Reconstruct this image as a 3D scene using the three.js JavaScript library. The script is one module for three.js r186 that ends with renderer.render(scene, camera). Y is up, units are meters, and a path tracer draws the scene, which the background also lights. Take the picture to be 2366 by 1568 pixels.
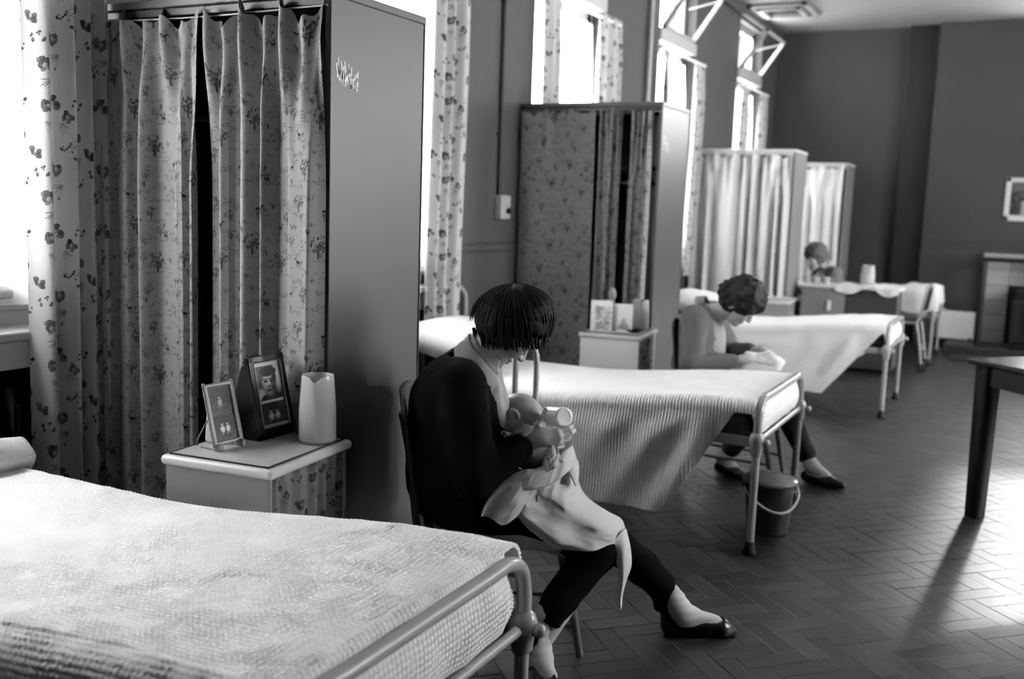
import * as THREE from 'three';
import { mergeGeometries } from 'three/addons/utils/BufferGeometryUtils.js';
import { RoundedBoxGeometry } from 'three/addons/geometries/RoundedBoxGeometry.js';

// ---------- camera, sky, sun, exposure ----------
const scene = new THREE.Scene();
const camera = new THREE.PerspectiveCamera(37.65, 2366 / 1568, 0.05, 80);
camera.rotation.order = 'YXZ';
camera.position.set(0, 1.4, 0);
camera.rotation.set(-0.1368, 0.4738, 0.0346);
camera.focus = 2.7;
camera.userData.fStop = 2.4;
scene.add(camera);
scene.background = new THREE.Color(1, 1, 1);
scene.backgroundIntensity = 9;
const sun = new THREE.DirectionalLight(0xffffff, 0.2);
sun.position.set(0.6, 3.9, -10);
sun.target.position.set(0, 0, 0);
sun.castShadow = true;
sun.shadow.radius = 4;
Object.assign(sun.shadow.camera, { left: -6, right: 6, top: 6, bottom: -6, near: 0.1, far: 30 });
scene.add(sun, sun.target);
const renderer = new THREE.WebGLRenderer({ antialias: true });
renderer.shadowMap.enabled = true;
renderer.toneMapping = THREE.LinearToneMapping;
renderer.toneMappingExposure = 3.5;

// ---------- helpers ----------
let seed = 7;
const rnd = () => { seed |= 0; seed = seed + 0x6D2B79F5 | 0; let t = Math.imul(seed ^ seed >>> 15, 1 | seed); t = t + Math.imul(t ^ t >>> 7, 61 | t) ^ t; return ((t ^ t >>> 14) >>> 0) / 4294967296; };
const R = (a, b) => a + (b - a) * rnd();
const clamp = (x, a = 0, b = 1) => Math.min(b, Math.max(a, x));
const sst = (a, b, x) => { const t = clamp((x - a) / (b - a)); return t * t * (3 - 2 * t); };
const lerp = (a, b, t) => a + (b - a) * t;
const hash = (x, y, z) => { const s = Math.sin(x * 127.1 + y * 311.7 + z * 74.7) * 43758.5453; return s - Math.floor(s); };
function noise(x, y, z = 0) {
  const i = Math.floor(x), j = Math.floor(y), k = Math.floor(z), f = x - i, g = y - j, h = z - k;
  const u = f * f * (3 - 2 * f), v = g * g * (3 - 2 * g), w = h * h * (3 - 2 * h);
  const L = (a, b, t) => a + (b - a) * t;
  return L(L(L(hash(i, j, k), hash(i + 1, j, k), u), L(hash(i, j + 1, k), hash(i + 1, j + 1, k), u), v), L(L(hash(i, j, k + 1), hash(i + 1, j, k + 1), u), L(hash(i, j + 1, k + 1), hash(i + 1, j + 1, k + 1), u), v), w) * 2 - 1;
}
const lin = s => s <= 0.04045 ? s / 12.92 : Math.pow((s + 0.055) / 1.055, 2.4);
// neutral grey paint, cloth, wood: s is the sRGB tone of the material itself
function mat(s, rough = 0.8, o = {}) {
  const { t, ...rest } = o, l = lin(s), M = t || o.specularIntensity !== undefined ? THREE.MeshPhysicalMaterial : THREE.MeshStandardMaterial;
  const m = new M({ roughness: rough, side: THREE.DoubleSide, ...rest });
  m.color.setRGB(l, l, l);
  if (t) { m.transmission = t; m.thickness = 0; }
  return m;
}
const names = {};
const numbered = n => { const k = names[n] = (names[n] ?? -1) + 1; return k ? `${n}_${String(k).padStart(3, '0')}` : n; };
function thing(name, label, category, [x, y, z] = [0, 0, 0], turn = 0, group) {
  const o = new THREE.Group(); o.name = numbered(name); o.position.set(x, y, z); o.rotation.y = turn; scene.add(o);
  o.userData = { label, category }; if (group) o.userData.group = group;
  return o;
}
function obj(name, geo, material, parent) {
  const gs = (Array.isArray(geo) ? geo : [geo]).map(g => g.index ? g.toNonIndexed() : g);
  let g = gs[0];
  if (gs.length > 1) { const has = gs.every(q => q.attributes.uv); gs.forEach(q => { for (const k of Object.keys(q.attributes)) if (!['position', 'normal'].includes(k) && !(k === 'uv' && has)) q.deleteAttribute(k); }); g = mergeGeometries(gs); }
  const m = new THREE.Mesh(g, material); m.castShadow = m.receiveShadow = true;
  if (parent) { m.name = name; parent.add(m); } else { m.name = numbered(name); scene.add(m); }
  return m;
}
function single(name, label, category, geo, material, group) {
  const m = obj(name, geo, material); m.userData = { label, category }; if (group) m.userData.group = group;
  return m;
}
function struct(name, geo, material, parent) { const m = obj(name, geo, material, parent); if (!parent) m.userData.kind = 'structure'; return m; }
function structGroup(name) { const o = new THREE.Group(); o.name = numbered(name); o.userData.kind = 'structure'; scene.add(o); return o; }
const tr = (g, x = 0, y = 0, z = 0, ry = 0, rx = 0, rz = 0) => { if (rz) g.rotateZ(rz); if (rx) g.rotateX(rx); if (ry) g.rotateY(ry); g.translate(x, y, z); return g; };
// box from corner to corner with metre uv
function bx(x0, x1, y0, y1, z0, z1, r = 0) {
  const w = Math.abs(x1 - x0), h = Math.abs(y1 - y0), d = Math.abs(z1 - z0);
  const g = r ? new RoundedBoxGeometry(w, h, d, 2, Math.min(r, w / 2.01, h / 2.01, d / 2.01)) : new THREE.BoxGeometry(w, h, d);
  g.translate((x0 + x1) / 2, (y0 + y1) / 2, (z0 + z1) / 2);
  const p = g.attributes.position, n = g.attributes.normal, u = g.attributes.uv;
  for (let i = 0; i < p.count; i++) {
    const ax = Math.abs(n.getX(i)), ay = Math.abs(n.getY(i)), az = Math.abs(n.getZ(i));
    if (ay >= ax && ay >= az) u.setXY(i, p.getX(i), p.getZ(i)); else if (ax >= az) u.setXY(i, p.getZ(i), p.getY(i)); else u.setXY(i, p.getX(i), p.getY(i));
  }
  return g;
}
const V = (x, y, z) => new THREE.Vector3(x, y, z);
function tube(pts, r, o = {}) {
  const ps = pts.map(p => V(...p));
  const c = o.straight ? (() => { const k = new THREE.CurvePath(); for (let i = 1; i < ps.length; i++) k.add(new THREE.LineCurve3(ps[i - 1], ps[i])); return k; })() : new THREE.CatmullRomCurve3(ps, !!o.closed, 'catmullrom', o.tension ?? 0.5);
  const g = [new THREE.TubeGeometry(c, o.seg ?? Math.max(8, pts.length * 6), r, o.sides ?? 12, !!o.closed)];
  if (!o.closed && o.caps !== false) for (const p of [ps[0], ps[ps.length - 1]]) g.push(new THREE.SphereGeometry(r, 10, 6).translate(p.x, p.y, p.z));
  return mergeGeometries(g.map(q => q.toNonIndexed()));
}
// bar of round section between two points, its radius running from r0 to r1
function rod(a, b, r0, r1 = r0, sides = 14) {
  const A = V(...a), B = V(...b), d = B.clone().sub(A), L = d.length();
  const g = new THREE.CylinderGeometry(r1, r0, L, sides, 1);
  g.translate(0, L / 2, 0); g.applyQuaternion(new THREE.Quaternion().setFromUnitVectors(V(0, 1, 0), d.normalize())); g.translate(A.x, A.y, A.z);
  return g;
}
const ball = (x, y, z, r, sy = 1) => new THREE.SphereGeometry(r, 16, 10).scale(1, sy, 1).translate(x, y, z);
const lathe = (prof, x = 0, y = 0, z = 0, n = 40) => new THREE.LatheGeometry(prof.map(p => new THREE.Vector2(p[0], p[1])), n).translate(x, y, z);
// cloth: fn(s, t) gives a point; uv in metres along the cloth; th > 0 gives a closed sheet of that thickness
function sheet(fn, nu, nv, th = 0, uo = 0, vo = 0) {
  const P = [], U = new Float32Array(nu + 1), Vv = new Float32Array(nv + 1);
  for (let j = 0; j <= nv; j++) for (let i = 0; i <= nu; i++) { const p = fn(i / nu, j / nv); P.push(Array.isArray(p) ? V(...p) : p); }
  const at = (i, j) => P[j * (nu + 1) + i], jm = nv >> 1, im = nu >> 1;
  for (let i = 1; i <= nu; i++) U[i] = U[i - 1] + at(i, jm).distanceTo(at(i - 1, jm));
  for (let j = 1; j <= nv; j++) Vv[j] = Vv[j - 1] + at(im, j).distanceTo(at(im, j - 1));
  const pos = [], uv = [], idx = [], N = P.length;
  for (let j = 0; j <= nv; j++) for (let i = 0; i <= nu; i++) { const p = at(i, j); pos.push(p.x, p.y, p.z); uv.push(uo + U[i], vo - Vv[j]); }
  for (let j = 0; j < nv; j++) for (let i = 0; i < nu; i++) { const a = j * (nu + 1) + i, b = a + 1, c = a + nu + 1, d = c + 1; idx.push(a, c, b, b, c, d); }
  const g = new THREE.BufferGeometry();
  g.setAttribute('position', new THREE.Float32BufferAttribute(pos, 3)); g.setAttribute('uv', new THREE.Float32BufferAttribute(uv, 2)); g.setIndex(idx); g.computeVertexNormals();
  if (!th) return g;
  const n = g.attributes.normal, pos2 = pos.slice(), uv2 = [...uv, ...uv], idx2 = idx.slice();
  for (let i = 0; i < N; i++) pos2.push(pos[3 * i] - n.getX(i) * th, pos[3 * i + 1] - n.getY(i) * th, pos[3 * i + 2] - n.getZ(i) * th);
  for (let k = 0; k < idx.length; k += 3) idx2.push(idx[k] + N, idx[k + 2] + N, idx[k + 1] + N);
  const edge = (a, b) => idx2.push(a, b, a + N, b, b + N, a + N);
  for (let i = 0; i < nu; i++) { edge(i, i + 1); const q = nv * (nu + 1) + i; edge(q + 1, q); }
  for (let j = 0; j < nv; j++) { edge((j + 1) * (nu + 1), j * (nu + 1)); edge(j * (nu + 1) + nu, (j + 1) * (nu + 1) + nu); }
  const h = new THREE.BufferGeometry();
  h.setAttribute('position', new THREE.Float32BufferAttribute(pos2, 3)); h.setAttribute('uv', new THREE.Float32BufferAttribute(uv2, 2)); h.setIndex(idx2); h.computeVertexNormals();
  return h;
}
function displace(g, fn) { const p = g.attributes.position, n = g.attributes.normal, u = g.attributes.uv; for (let i = 0; i < p.count; i++) { const h = fn(u.getX(i), u.getY(i)); p.setXYZ(i, p.getX(i) + n.getX(i) * h, p.getY(i) + n.getY(i) * h, p.getZ(i) + n.getZ(i) * h); } g.computeVertexNormals(); return g; }
// smooth surface through a grid of control points
function patch(grid, nu, nv, th, wob) {
  const cr = (a, b, c, d, t) => 0.5 * (2 * b + (c - a) * t + (2 * a - 5 * b + 4 * c - d) * t * t + (3 * b - a - 3 * c + d) * t * t * t);
  const line = (L, s) => { const k = s * (L.length - 1), i = Math.min(L.length - 2, Math.floor(k)), t = k - i, q = j => L[clamp(j, 0, L.length - 1)]; return [0, 1, 2].map(c => cr(q(i - 1)[c], q(i)[c], q(i + 1)[c], q(i + 2)[c], t)); };
  return sheet((s, t) => { const p = line(grid.map(r => line(r, s)), t); return wob ? wob(p, s, t) : p; }, nu, nv, th);
}
// ---- fields for bodies ----
const smin = (a, b, k) => { const h = Math.max(k - Math.abs(a - b), 0) / k; return Math.min(a, b) - h * h * k * 0.25; };
function cap(p, a, b, ra, rb) {
  const bx_ = b[0] - a[0], by = b[1] - a[1], bz = b[2] - a[2], px = p[0] - a[0], py = p[1] - a[1], pz = p[2] - a[2];
  const t = clamp((px * bx_ + py * by + pz * bz) / (bx_ * bx_ + by * by + bz * bz));
  return Math.hypot(px - bx_ * t, py - by * t, pz - bz * t) - (ra + (rb - ra) * t);
}
function ell(p, c, r) {
  const x = (p[0] - c[0]) / r[0], y = (p[1] - c[1]) / r[1], z = (p[2] - c[2]) / r[2], k0 = Math.hypot(x, y, z), k1 = Math.hypot(x / r[0], y / r[1], z / r[2]);
  return k1 < 1e-9 ? -Math.min(...r) : k0 * (k0 - 1) / k1;
}
const chain = (p, pts, rs, k = 0.02) => { let d = 9; for (let i = 1; i < pts.length; i++) d = smin(d, cap(p, pts[i - 1], pts[i], rs[i - 1], rs[i]), k); return d; };
// surface nets
function field(fn, lo, hi, c) {
  const nx = Math.ceil((hi[0] - lo[0]) / c) + 1, ny = Math.ceil((hi[1] - lo[1]) / c) + 1, nz = Math.ceil((hi[2] - lo[2]) / c) + 1, B = 4;
  const val = new Float32Array(nx * ny * nz), id = (i, j, k) => (k * ny + j) * nx + i;
  for (let K = 0; K < nz; K += B) for (let J = 0; J < ny; J += B) for (let I = 0; I < nx; I += B) {
    const d = fn([lo[0] + (I + 1.5) * c, lo[1] + (J + 1.5) * c, lo[2] + (K + 1.5) * c]), far = Math.abs(d) > c * 6.5;
    for (let k = K; k < Math.min(K + B, nz); k++) for (let j = J; j < Math.min(J + B, ny); j++) for (let i = I; i < Math.min(I + B, nx); i++) val[id(i, j, k)] = far ? d : fn([lo[0] + i * c, lo[1] + j * c, lo[2] + k * c]);
  }
  const vid = new Int32Array(nx * ny * nz).fill(-1), pos = [], idx = [];
  for (let k = 0; k < nz - 1; k++) for (let j = 0; j < ny - 1; j++) for (let i = 0; i < nx - 1; i++) {
    let sx = 0, sy = 0, sz = 0, n = 0;
    const q = (a, b, cc) => val[id(i + a, j + b, k + cc)];
    const e = (a, b) => { const u = q(...a), v = q(...b); if ((u < 0) !== (v < 0)) { const t = u / (u - v); sx += a[0] + (b[0] - a[0]) * t; sy += a[1] + (b[1] - a[1]) * t; sz += a[2] + (b[2] - a[2]) * t; n++; } };
    const s0 = q(0, 0, 0) < 0; if ((q(1, 0, 0) < 0) === s0 && (q(0, 1, 0) < 0) === s0 && (q(1, 1, 0) < 0) === s0 && (q(0, 0, 1) < 0) === s0 && (q(1, 0, 1) < 0) === s0 && (q(0, 1, 1) < 0) === s0 && (q(1, 1, 1) < 0) === s0) continue;
    for (const [a, b] of EDGES) e(a, b);
    vid[id(i, j, k)] = pos.length / 3; pos.push(lo[0] + (i + sx / n) * c, lo[1] + (j + sy / n) * c, lo[2] + (k + sz / n) * c);
  }
  const quad = (a, b, cc, d, f) => { if (a < 0 || b < 0 || cc < 0 || d < 0) return; f ? idx.push(a, b, cc, a, cc, d) : idx.push(a, cc, b, a, d, cc); };
  for (let k = 1; k < nz - 1; k++) for (let j = 1; j < ny - 1; j++) for (let i = 1; i < nx - 1; i++) {
    const s = val[id(i, j, k)] < 0;
    if (s !== val[id(i + 1, j, k)] < 0) quad(vid[id(i, j - 1, k - 1)], vid[id(i, j, k - 1)], vid[id(i, j, k)], vid[id(i, j - 1, k)], s);
    if (s !== val[id(i, j + 1, k)] < 0) quad(vid[id(i - 1, j, k - 1)], vid[id(i - 1, j, k)], vid[id(i, j, k)], vid[id(i, j, k - 1)], s);
    if (s !== val[id(i, j, k + 1)] < 0) quad(vid[id(i - 1, j - 1, k)], vid[id(i, j - 1, k)], vid[id(i, j, k)], vid[id(i - 1, j, k)], s);
  }
  const g = new THREE.BufferGeometry(); g.setAttribute('position', new THREE.Float32BufferAttribute(pos, 3)); g.setIndex(idx); g.computeVertexNormals();
  const uv = new Float32Array(pos.length / 3 * 2); for (let i = 0; i < uv.length / 2; i++) { uv[2 * i] = pos[3 * i] + pos[3 * i + 2] * 0.7; uv[2 * i + 1] = pos[3 * i + 1]; }
  g.setAttribute('uv', new THREE.BufferAttribute(uv, 2));
  return g;
}
const EDGES = []; for (let a = 0; a < 8; a++) for (const b of [1, 2, 4]) if (!(a & b)) EDGES.push([[a & 1, a >> 1 & 1, a >> 2 & 1], [(a | b) & 1, (a | b) >> 1 & 1, (a | b) >> 2 & 1]]);
// ---------- textures (colour, weave, print) ----------
function canvasTex(w, h, draw, srgb = true) {
  const c = document.createElement('canvas'); c.width = w; c.height = h; draw(c.getContext('2d'), w, h);
  const t = new THREE.CanvasTexture(c); t.wrapS = t.wrapT = THREE.RepeatWrapping; t.magFilter = THREE.LinearFilter; if (srgb) t.colorSpace = THREE.SRGBColorSpace;
  return t;
}
function dataTex(n, fn, srgb = false) {
  const d = new Uint8Array(n * n * 4);
  for (let y = 0; y < n; y++) for (let x = 0; x < n; x++) { const v = clamp(fn(x / n, y / n)) * 255, k = (y * n + x) * 4; d[k] = d[k + 1] = d[k + 2] = v; d[k + 3] = 255; }
  const t = new THREE.DataTexture(d, n, n); t.wrapS = t.wrapT = THREE.RepeatWrapping; t.magFilter = THREE.LinearFilter; t.minFilter = THREE.LinearMipmapLinearFilter; t.generateMipmaps = true; if (srgb) t.colorSpace = THREE.SRGBColorSpace; t.needsUpdate = true;
  return t;
}
const rep = (t, m) => { const c = t.clone(); c.repeat.set(1 / m, 1 / m); c.needsUpdate = true; return c; };
const gray = s => { const k = Math.round(s * 255); return `rgb(${k},${k},${k})`; };
const blob = (g, x, y, r, tone, a = 1) => { g.globalAlpha = a; g.fillStyle = gray(tone); g.beginPath(); g.arc(x, y, r, 0, 7); g.fill(); g.globalAlpha = 1; };
function stroke(g, pts, w, tone) { g.strokeStyle = gray(tone); g.lineWidth = w; g.lineCap = 'round'; g.beginPath(); pts.forEach((p, i) => i ? g.lineTo(...p) : g.moveTo(...p)); g.stroke(); }
// country-scene print: small trees, deer, fences, birds, tufts
const wrap = (n, x, y, f) => { for (const a of [-n, 0, n]) for (const b of [-n, 0, n]) f(x + a, y + b); };
const toile = canvasTex(1024, 1024, (g, n) => {
  g.fillStyle = gray(0.55); g.fillRect(0, 0, n, n);
  const tree = (x, y, s, dk) => { const pts = []; for (let i = 0; i < 60; i++) pts.push([R(-1, 1) * 60 * s, -90 * s + R(-1, 1) * 55 * s, R(4, 11) * s, R(dk, dk + 0.2)]); wrap(n, x, y, (X, Y) => { stroke(g, [[X, Y], [X - 3, Y - 40 * s], [X + 4, Y - 80 * s]], 12 * s, dk); stroke(g, [[X, Y - 30 * s], [X - 20 * s, Y - 60 * s]], 5 * s, dk); stroke(g, [[X, Y - 40 * s], [X + 22 * s, Y - 75 * s]], 5 * s, dk); for (const q of pts) if (Math.hypot(q[0], (q[1] + 90 * s)) < 62 * s) blob(g, X + q[0], Y + q[1], q[2], q[3], 0.8); }); };
  const deer = (x, y, s, d) => wrap(n, x, y, (X, Y) => { g.fillStyle = gray(0.12); g.beginPath(); g.ellipse(X, Y, 26 * s, 13 * s, -0.15 * d, 0, 7); g.fill(); stroke(g, [[X + 18 * s * d, Y - 4], [X + 30 * s * d, Y - 30 * s], [X + 42 * s * d, Y - 30 * s]], 9 * s, 0.12); for (const l of [-18, -10, 12, 19]) stroke(g, [[X + l * s, Y + 6], [X + (l + 2) * s, Y + 40 * s]], 4 * s, 0.14); stroke(g, [[X + 30 * s * d, Y - 34 * s], [X + 26 * s * d, Y - 52 * s]], 3 * s, 0.32); });
  const tuft = (x, y, s) => { const q = []; for (let i = 0; i < 9; i++) q.push([R(-26, 26) * s, R(24, 52) * s]); wrap(n, x, y, (X, Y) => q.forEach(k => stroke(g, [[X, Y], [X + k[0] * 0.4, Y - k[1] * 0.6], [X + k[0], Y - k[1]]], 4 * s, 0.28))); };
  const spray = (x, y, s) => { for (let i = 0; i < 26; i++) { const X = x + R(-60, 60) * s, Y = y + R(-26, 26) * s, r = R(3, 7) * s, t = R(0.26, 0.5); wrap(n, X, Y, (a, b) => blob(g, a, b, r, t, 0.8)); } };
  const ground = (x, y, L) => { for (let i = 0; i < L / 9; i++) { const X = x + R(0, L), Y = y + R(-10, 10); wrap(n, X, Y, (a, b) => stroke(g, [[a, b], [a + R(4, 12), b - R(-3, 4)]], 4, 0.36)); } };
  tree(170, 260, 1.2, 0.16); tree(640, 190, 0.9, 0.2); tree(880, 560, 1.3, 0.16); tree(400, 700, 1, 0.2); tree(120, 820, 0.8, 0.22); tree(720, 960, 1.1, 0.16); tree(470, 300, 0.7, 0.25); tree(80, 480, 0.7, 0.25); tree(960, 300, 0.7, 0.25); tree(560, 480, 0.6, 0.25);
  deer(380, 330, 1, 1); deer(640, 600, 0.95, -1); deer(930, 180, 0.8, 1); deer(250, 960, 0.9, -1); deer(560, 860, 0.6, 1);
  for (const [x, y, s] of [[300, 180, 1], [480, 450, 1.2], [780, 380, 1], [60, 540, 1.2], [560, 1000, 1], [950, 880, 1], [820, 760, 0.8], [250, 560, 1]]) tuft(x, y, s);
  for (const [x, y] of [[480, 120], [780, 70], [300, 440], [700, 480], [120, 640], [520, 560], [960, 400], [880, 980], [420, 880], [40, 100], [620, 760], [330, 620]]) spray(x, y, 1);
  for (const [x, y, L] of [[60, 270, 260], [330, 380, 200], [560, 210, 220], [800, 590, 240], [540, 650, 180], [300, 715, 230], [40, 830, 200], [180, 1005, 200], [640, 970, 220], [850, 230, 180]]) ground(x, y, L);
  for (let k = 0; k < 46; k++) spray(R(0, n), R(0, n), R(0.5, 0.9)); for (let k = 0; k < 16; k++) tuft(R(0, n), R(0, n), R(0.6, 1)); for (let k = 0; k < 10; k++) ground(R(0, n), R(0, n), R(120, 260)); for (let k = 0; k < 5; k++) tree(R(0, n), R(0, n), R(0.4, 0.6), 0.3);
  for (let i = 0; i < 9000; i++) { g.globalAlpha = 0.08; g.fillStyle = gray(rnd() < 0.5 ? 0.2 : 1); g.fillRect(R(0, n), R(0, n), 3, 3); } g.globalAlpha = 1;
});
// large dark flowers with trailing leaves on white cloth
const floral = canvasTex(1024, 1024, (g, n) => {
  g.fillStyle = gray(0.68); g.fillRect(0, 0, n, n);
  const petal = (x, y, r, t) => { const q = R(0, 6); wrap(n, x, y, (X, Y) => { g.globalAlpha = 0.85; g.fillStyle = gray(t); g.beginPath(); g.ellipse(X, Y, r, r * 0.72, q, 0, 7); g.fill(); g.globalAlpha = 0.6; g.fillStyle = gray(t + 0.16); g.beginPath(); g.ellipse(X - r * 0.2, Y - r * 0.25, r * 0.5, r * 0.28, q, 0, 7); g.fill(); g.globalAlpha = 1; }); };
  const flower = (x, y, s) => { for (let k = 0; k < 11; k++) { const a = R(0, 6.3), d = R(14, 52) * s; petal(x + Math.cos(a) * d, y + Math.sin(a) * d * 0.9, R(17, 30) * s, R(0.16, 0.42)); } petal(x, y, 18 * s, 0.55); };
  const leafy = (x, y, s, d) => { for (let k = 0; k < 9; k++) { const a = (0.25 + k * 0.16 + R(-0.1, 0.1)) * d, L = R(46, 110) * s, w = R(3, 6), t = R(0.36, 0.6), o = R(0, 34); wrap(n, x, y, (p, q) => { g.save(); g.translate(p + Math.sin(a) * o, q + Math.cos(a) * o); g.rotate(-a); g.globalAlpha = 0.85; g.fillStyle = gray(t); g.beginPath(); g.ellipse(0, L / 2, w, L / 2, 0, 0, 7); g.fill(); g.restore(); g.globalAlpha = 1; }); } };
  const berries = (x, y) => { for (let k = 0; k < 9; k++) petal(x + R(-80, 80), y + R(-45, 45), R(8, 18), R(0.12, 0.3)); };
  leafy(220, 300, 1.2, 1); leafy(700, 560, 1.2, -1); leafy(860, 300, 1, 1); leafy(240, 780, 1.1, -1); leafy(520, 960, 1, 1); leafy(950, 1000, 1, -1); leafy(60, 420, 1, 1); leafy(420, 420, 1, -1);
  flower(160, 140, 1.3); flower(300, 250, 1); flower(620, 420, 1.35); flower(780, 530, 1); flower(180, 660, 1.2); flower(880, 900, 1.3); flower(470, 880, 1.1); flower(900, 180, 1.1); flower(400, 580, 0.8); flower(980, 640, 0.9);
  berries(420, 130); berries(840, 680); berries(120, 880); berries(640, 760); berries(640, 140); berries(300, 480); berries(1000, 380);
});
const N2 = (x, y, f, k) => noise(x * f, y * f, k);
const per = (fn) => (x, y) => { const a = x, b = 1 - x; return fn(x, y) * b + fn(x - 1, y) * a; };
const ribTex = dataTex(256, (y, x) => { const a = Math.abs(Math.sin(Math.PI * x * 4)), b = Math.sin(Math.PI * y * 8); return 0.1 + 0.75 * Math.pow(a, 0.9) + 0.04 * b * a + 0.06 * noise(x * 40, y * 40, 3); });
const waffleTex = dataTex(256, (x, y) => { const a = Math.abs(Math.sin(Math.PI * x * 4)), b = Math.abs(Math.sin(Math.PI * y * 4)); return 0.12 + 0.78 * Math.max(Math.pow(a, 1.6) * 0.62, 1 - Math.pow(b, 0.8)) * 0.9 + 0.1 * noise(x * 40, y * 40, 3); });
const fuzzTex = dataTex(256, (x, y) => 0.5 + 0.3 * noise(x * 64, y * 64, 1) + 0.2 * noise(x * 128, y * 128, 5));
const plasterTex = dataTex(256, (x, y) => 0.5 + 0.3 * noise(x * 16, y * 16, 2) + 0.2 * noise(x * 50, y * 50, 9));
const grainTex = dataTex(512, (x, y) => 0.72 + 0.16 * noise(x * 5, y * 90, 1) + 0.12 * noise(x * 14, y * 180, 4) + 0.08 * noise(x * 3, y * 3, 8), true);
const weaveTex = dataTex(128, (x, y) => 0.5 + 0.25 * Math.sin(x * Math.PI * 32) * Math.sin(y * Math.PI * 32) + 0.15 * noise(x * 50, y * 50, 2));
// ---------- the room ----------
const XW = -2.8, ZF = -11.8, XR = 3.4, ZB = 3.2, HC = 3.45;
const backM = mat(0.2, 0.8), wallM = mat(0.28, 0.75, { bumpMap: rep(plasterTex, 0.5), bumpScale: 0.0012 });
const farM = mat(0.235, 0.7, { bumpMap: rep(plasterTex, 0.5), bumpScale: 0.0012 });
const ceilM = mat(0.57, 0.9, { bumpMap: rep(plasterTex, 0.5), bumpScale: 0.001 });
const gloss = mat(0.62, 0.35), frameM = mat(0.68, 0.4), darkPaint = mat(0.2, 0.45), whiteM = mat(0.9, 0.4), paneM = mat(1, 0, { t: 1 });
const WIN = [[-0.7, -2.3], [-3.4, -4.62], [-5.62, -6.72], [-7.88, -8.83], [-10.3, -11.25]];   // [near, far] edges of the openings along the window wall
const SILL = 0.95, TOP = 3.32, TH = 0.32;
{
  const g = [], zs = [ZB, ...WIN.flat(), ZF - 0.35];
  for (let i = 0; i < zs.length; i += 2) g.push(bx(XW - TH, XW, 0, HC + 0.2, zs[i], zs[i + 1]));
  WIN.forEach(([a, b], i) => g.push(bx(XW - TH, XW - 0.16, 0, SILL - 0.03, a, b), bx(XW - TH, XW, i ? TOP : 2.42, HC + 0.2, a, b)));  // first opening widened and its top walled up, unseen, to shape the light
  struct('wall_left', g, wallM);
  const RW = [[-4.3, -6.2], [-8, -9.4]], h = [], rs = [ZB, ...RW.flat(), ZF - 0.35];  // unseen windows, added and sized for the light they throw in
  for (let i = 0; i < rs.length; i += 2) h.push(bx(XR, XR + TH, 0, HC + 0.2, rs[i], rs[i + 1]));
  for (const [a, b] of RW) h.push(bx(XR, XR + TH, 0, 0.95, a, b), bx(XR, XR + TH, 3.2, HC + 0.2, a, b));
  struct('wall_right', h, backM);
  RW.forEach(([a, b], i) => {
    const w = structGroup(`window_${7 + i}`), z = (a + b) / 2;
    struct('frame', [bx(XR + 0.1, XR + 0.18, 0.95, 1.03, a, b), bx(XR + 0.1, XR + 0.18, 3.12, 3.2, a, b), bx(XR + 0.1, XR + 0.18, 0.95, 3.2, a, a - 0.07), bx(XR + 0.1, XR + 0.18, 0.95, 3.2, b + 0.07, b), bx(XR + 0.11, XR + 0.17, 1, 3.15, z - 0.025, z + 0.025), bx(XR + 0.11, XR + 0.17, 2.5, 2.56, a, b)], frameM, w);
    for (const [p, q] of [[a, z], [z, b]]) struct('pane', bx(XR + 0.138, XR + 0.142, 1, 3.15, p, q), paneM, w);
  });
  // far wall: a recess beside the window wall and a chimney breast that stands a little forward
  struct('wall_far', [bx(XW - 0.1, -1.05, 0, HC + 0.2, ZF - 0.2, ZF - 0.5), bx(-1.05, 0.04, 0, HC + 0.2, ZF, ZF - 0.5), bx(0.04, 1.75, 0, 2.25, ZF, ZF - 0.35), bx(0.04, 1.75, 3.3, HC + 0.2, ZF, ZF - 0.35), bx(1.75, XR + 0.1, 0, HC + 0.2, ZF, ZF - 0.35)], farM);
  const w6 = structGroup('window_6');
  struct('frame', [bx(0.04, 1.75, 2.25, 2.31, ZF - 0.15, ZF - 0.22), bx(0.04, 1.75, 3.24, 3.3, ZF - 0.15, ZF - 0.22), bx(0.04, 0.1, 2.25, 3.3, ZF - 0.15, ZF - 0.22), bx(1.69, 1.75, 2.25, 3.3, ZF - 0.15, ZF - 0.22)], frameM, w6);
  struct('pane', bx(0.09, 1.7, 2.3, 3.25, ZF - 0.183, ZF - 0.187), paneM, w6);
  struct('wall_back', bx(XW - 0.1, XR + 0.1, 0, HC + 0.2, ZB, ZB + 0.3), backM);
  struct('ceiling', bx(XW - TH, XR + TH, HC, HC + 0.25, ZF - 0.5, ZB + 0.3), ceilM);
  // rails and skirtings
  const rail = (x0, x1, z0, z1) => [bx(x0, x1, 1.105, 1.12, z0, z1, 0.004), bx(x0, x1, 1.15, 1.165, z0, z1, 0.004)];
  const tl = []; for (const [a, b] of [[-2.3, -3.4], [-4.62, -5.62], [-6.72, -7.88], [-8.83, -10.3], [-11.25, ZF - 0.2]]) tl.push(...rail(XW, XW + 0.012, a, b));
  struct('trim_1', tl, farM);
  struct('trim_2', [...rail(XW, -1.05, ZF - 0.2, ZF - 0.188), ...rail(-1.05, XR, ZF, ZF + 0.012)], farM);
  struct('baseboard_left', bx(XW, XW + 0.025, 0, 0.16, ZB, ZF - 0.2, 0.006), darkPaint);
  struct('baseboard_far', [bx(XW, -1.05, 0, 0.12, ZF - 0.2, ZF - 0.175, 0.006), bx(-1.05, XR, 0, 0.12, ZF, ZF + 0.025, 0.006)], darkPaint);
  struct('trim_3', bx(XW, XW + 0.06, HC - 0.1, HC, ZB, ZF - 0.2, 0.02), wallM);
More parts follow.
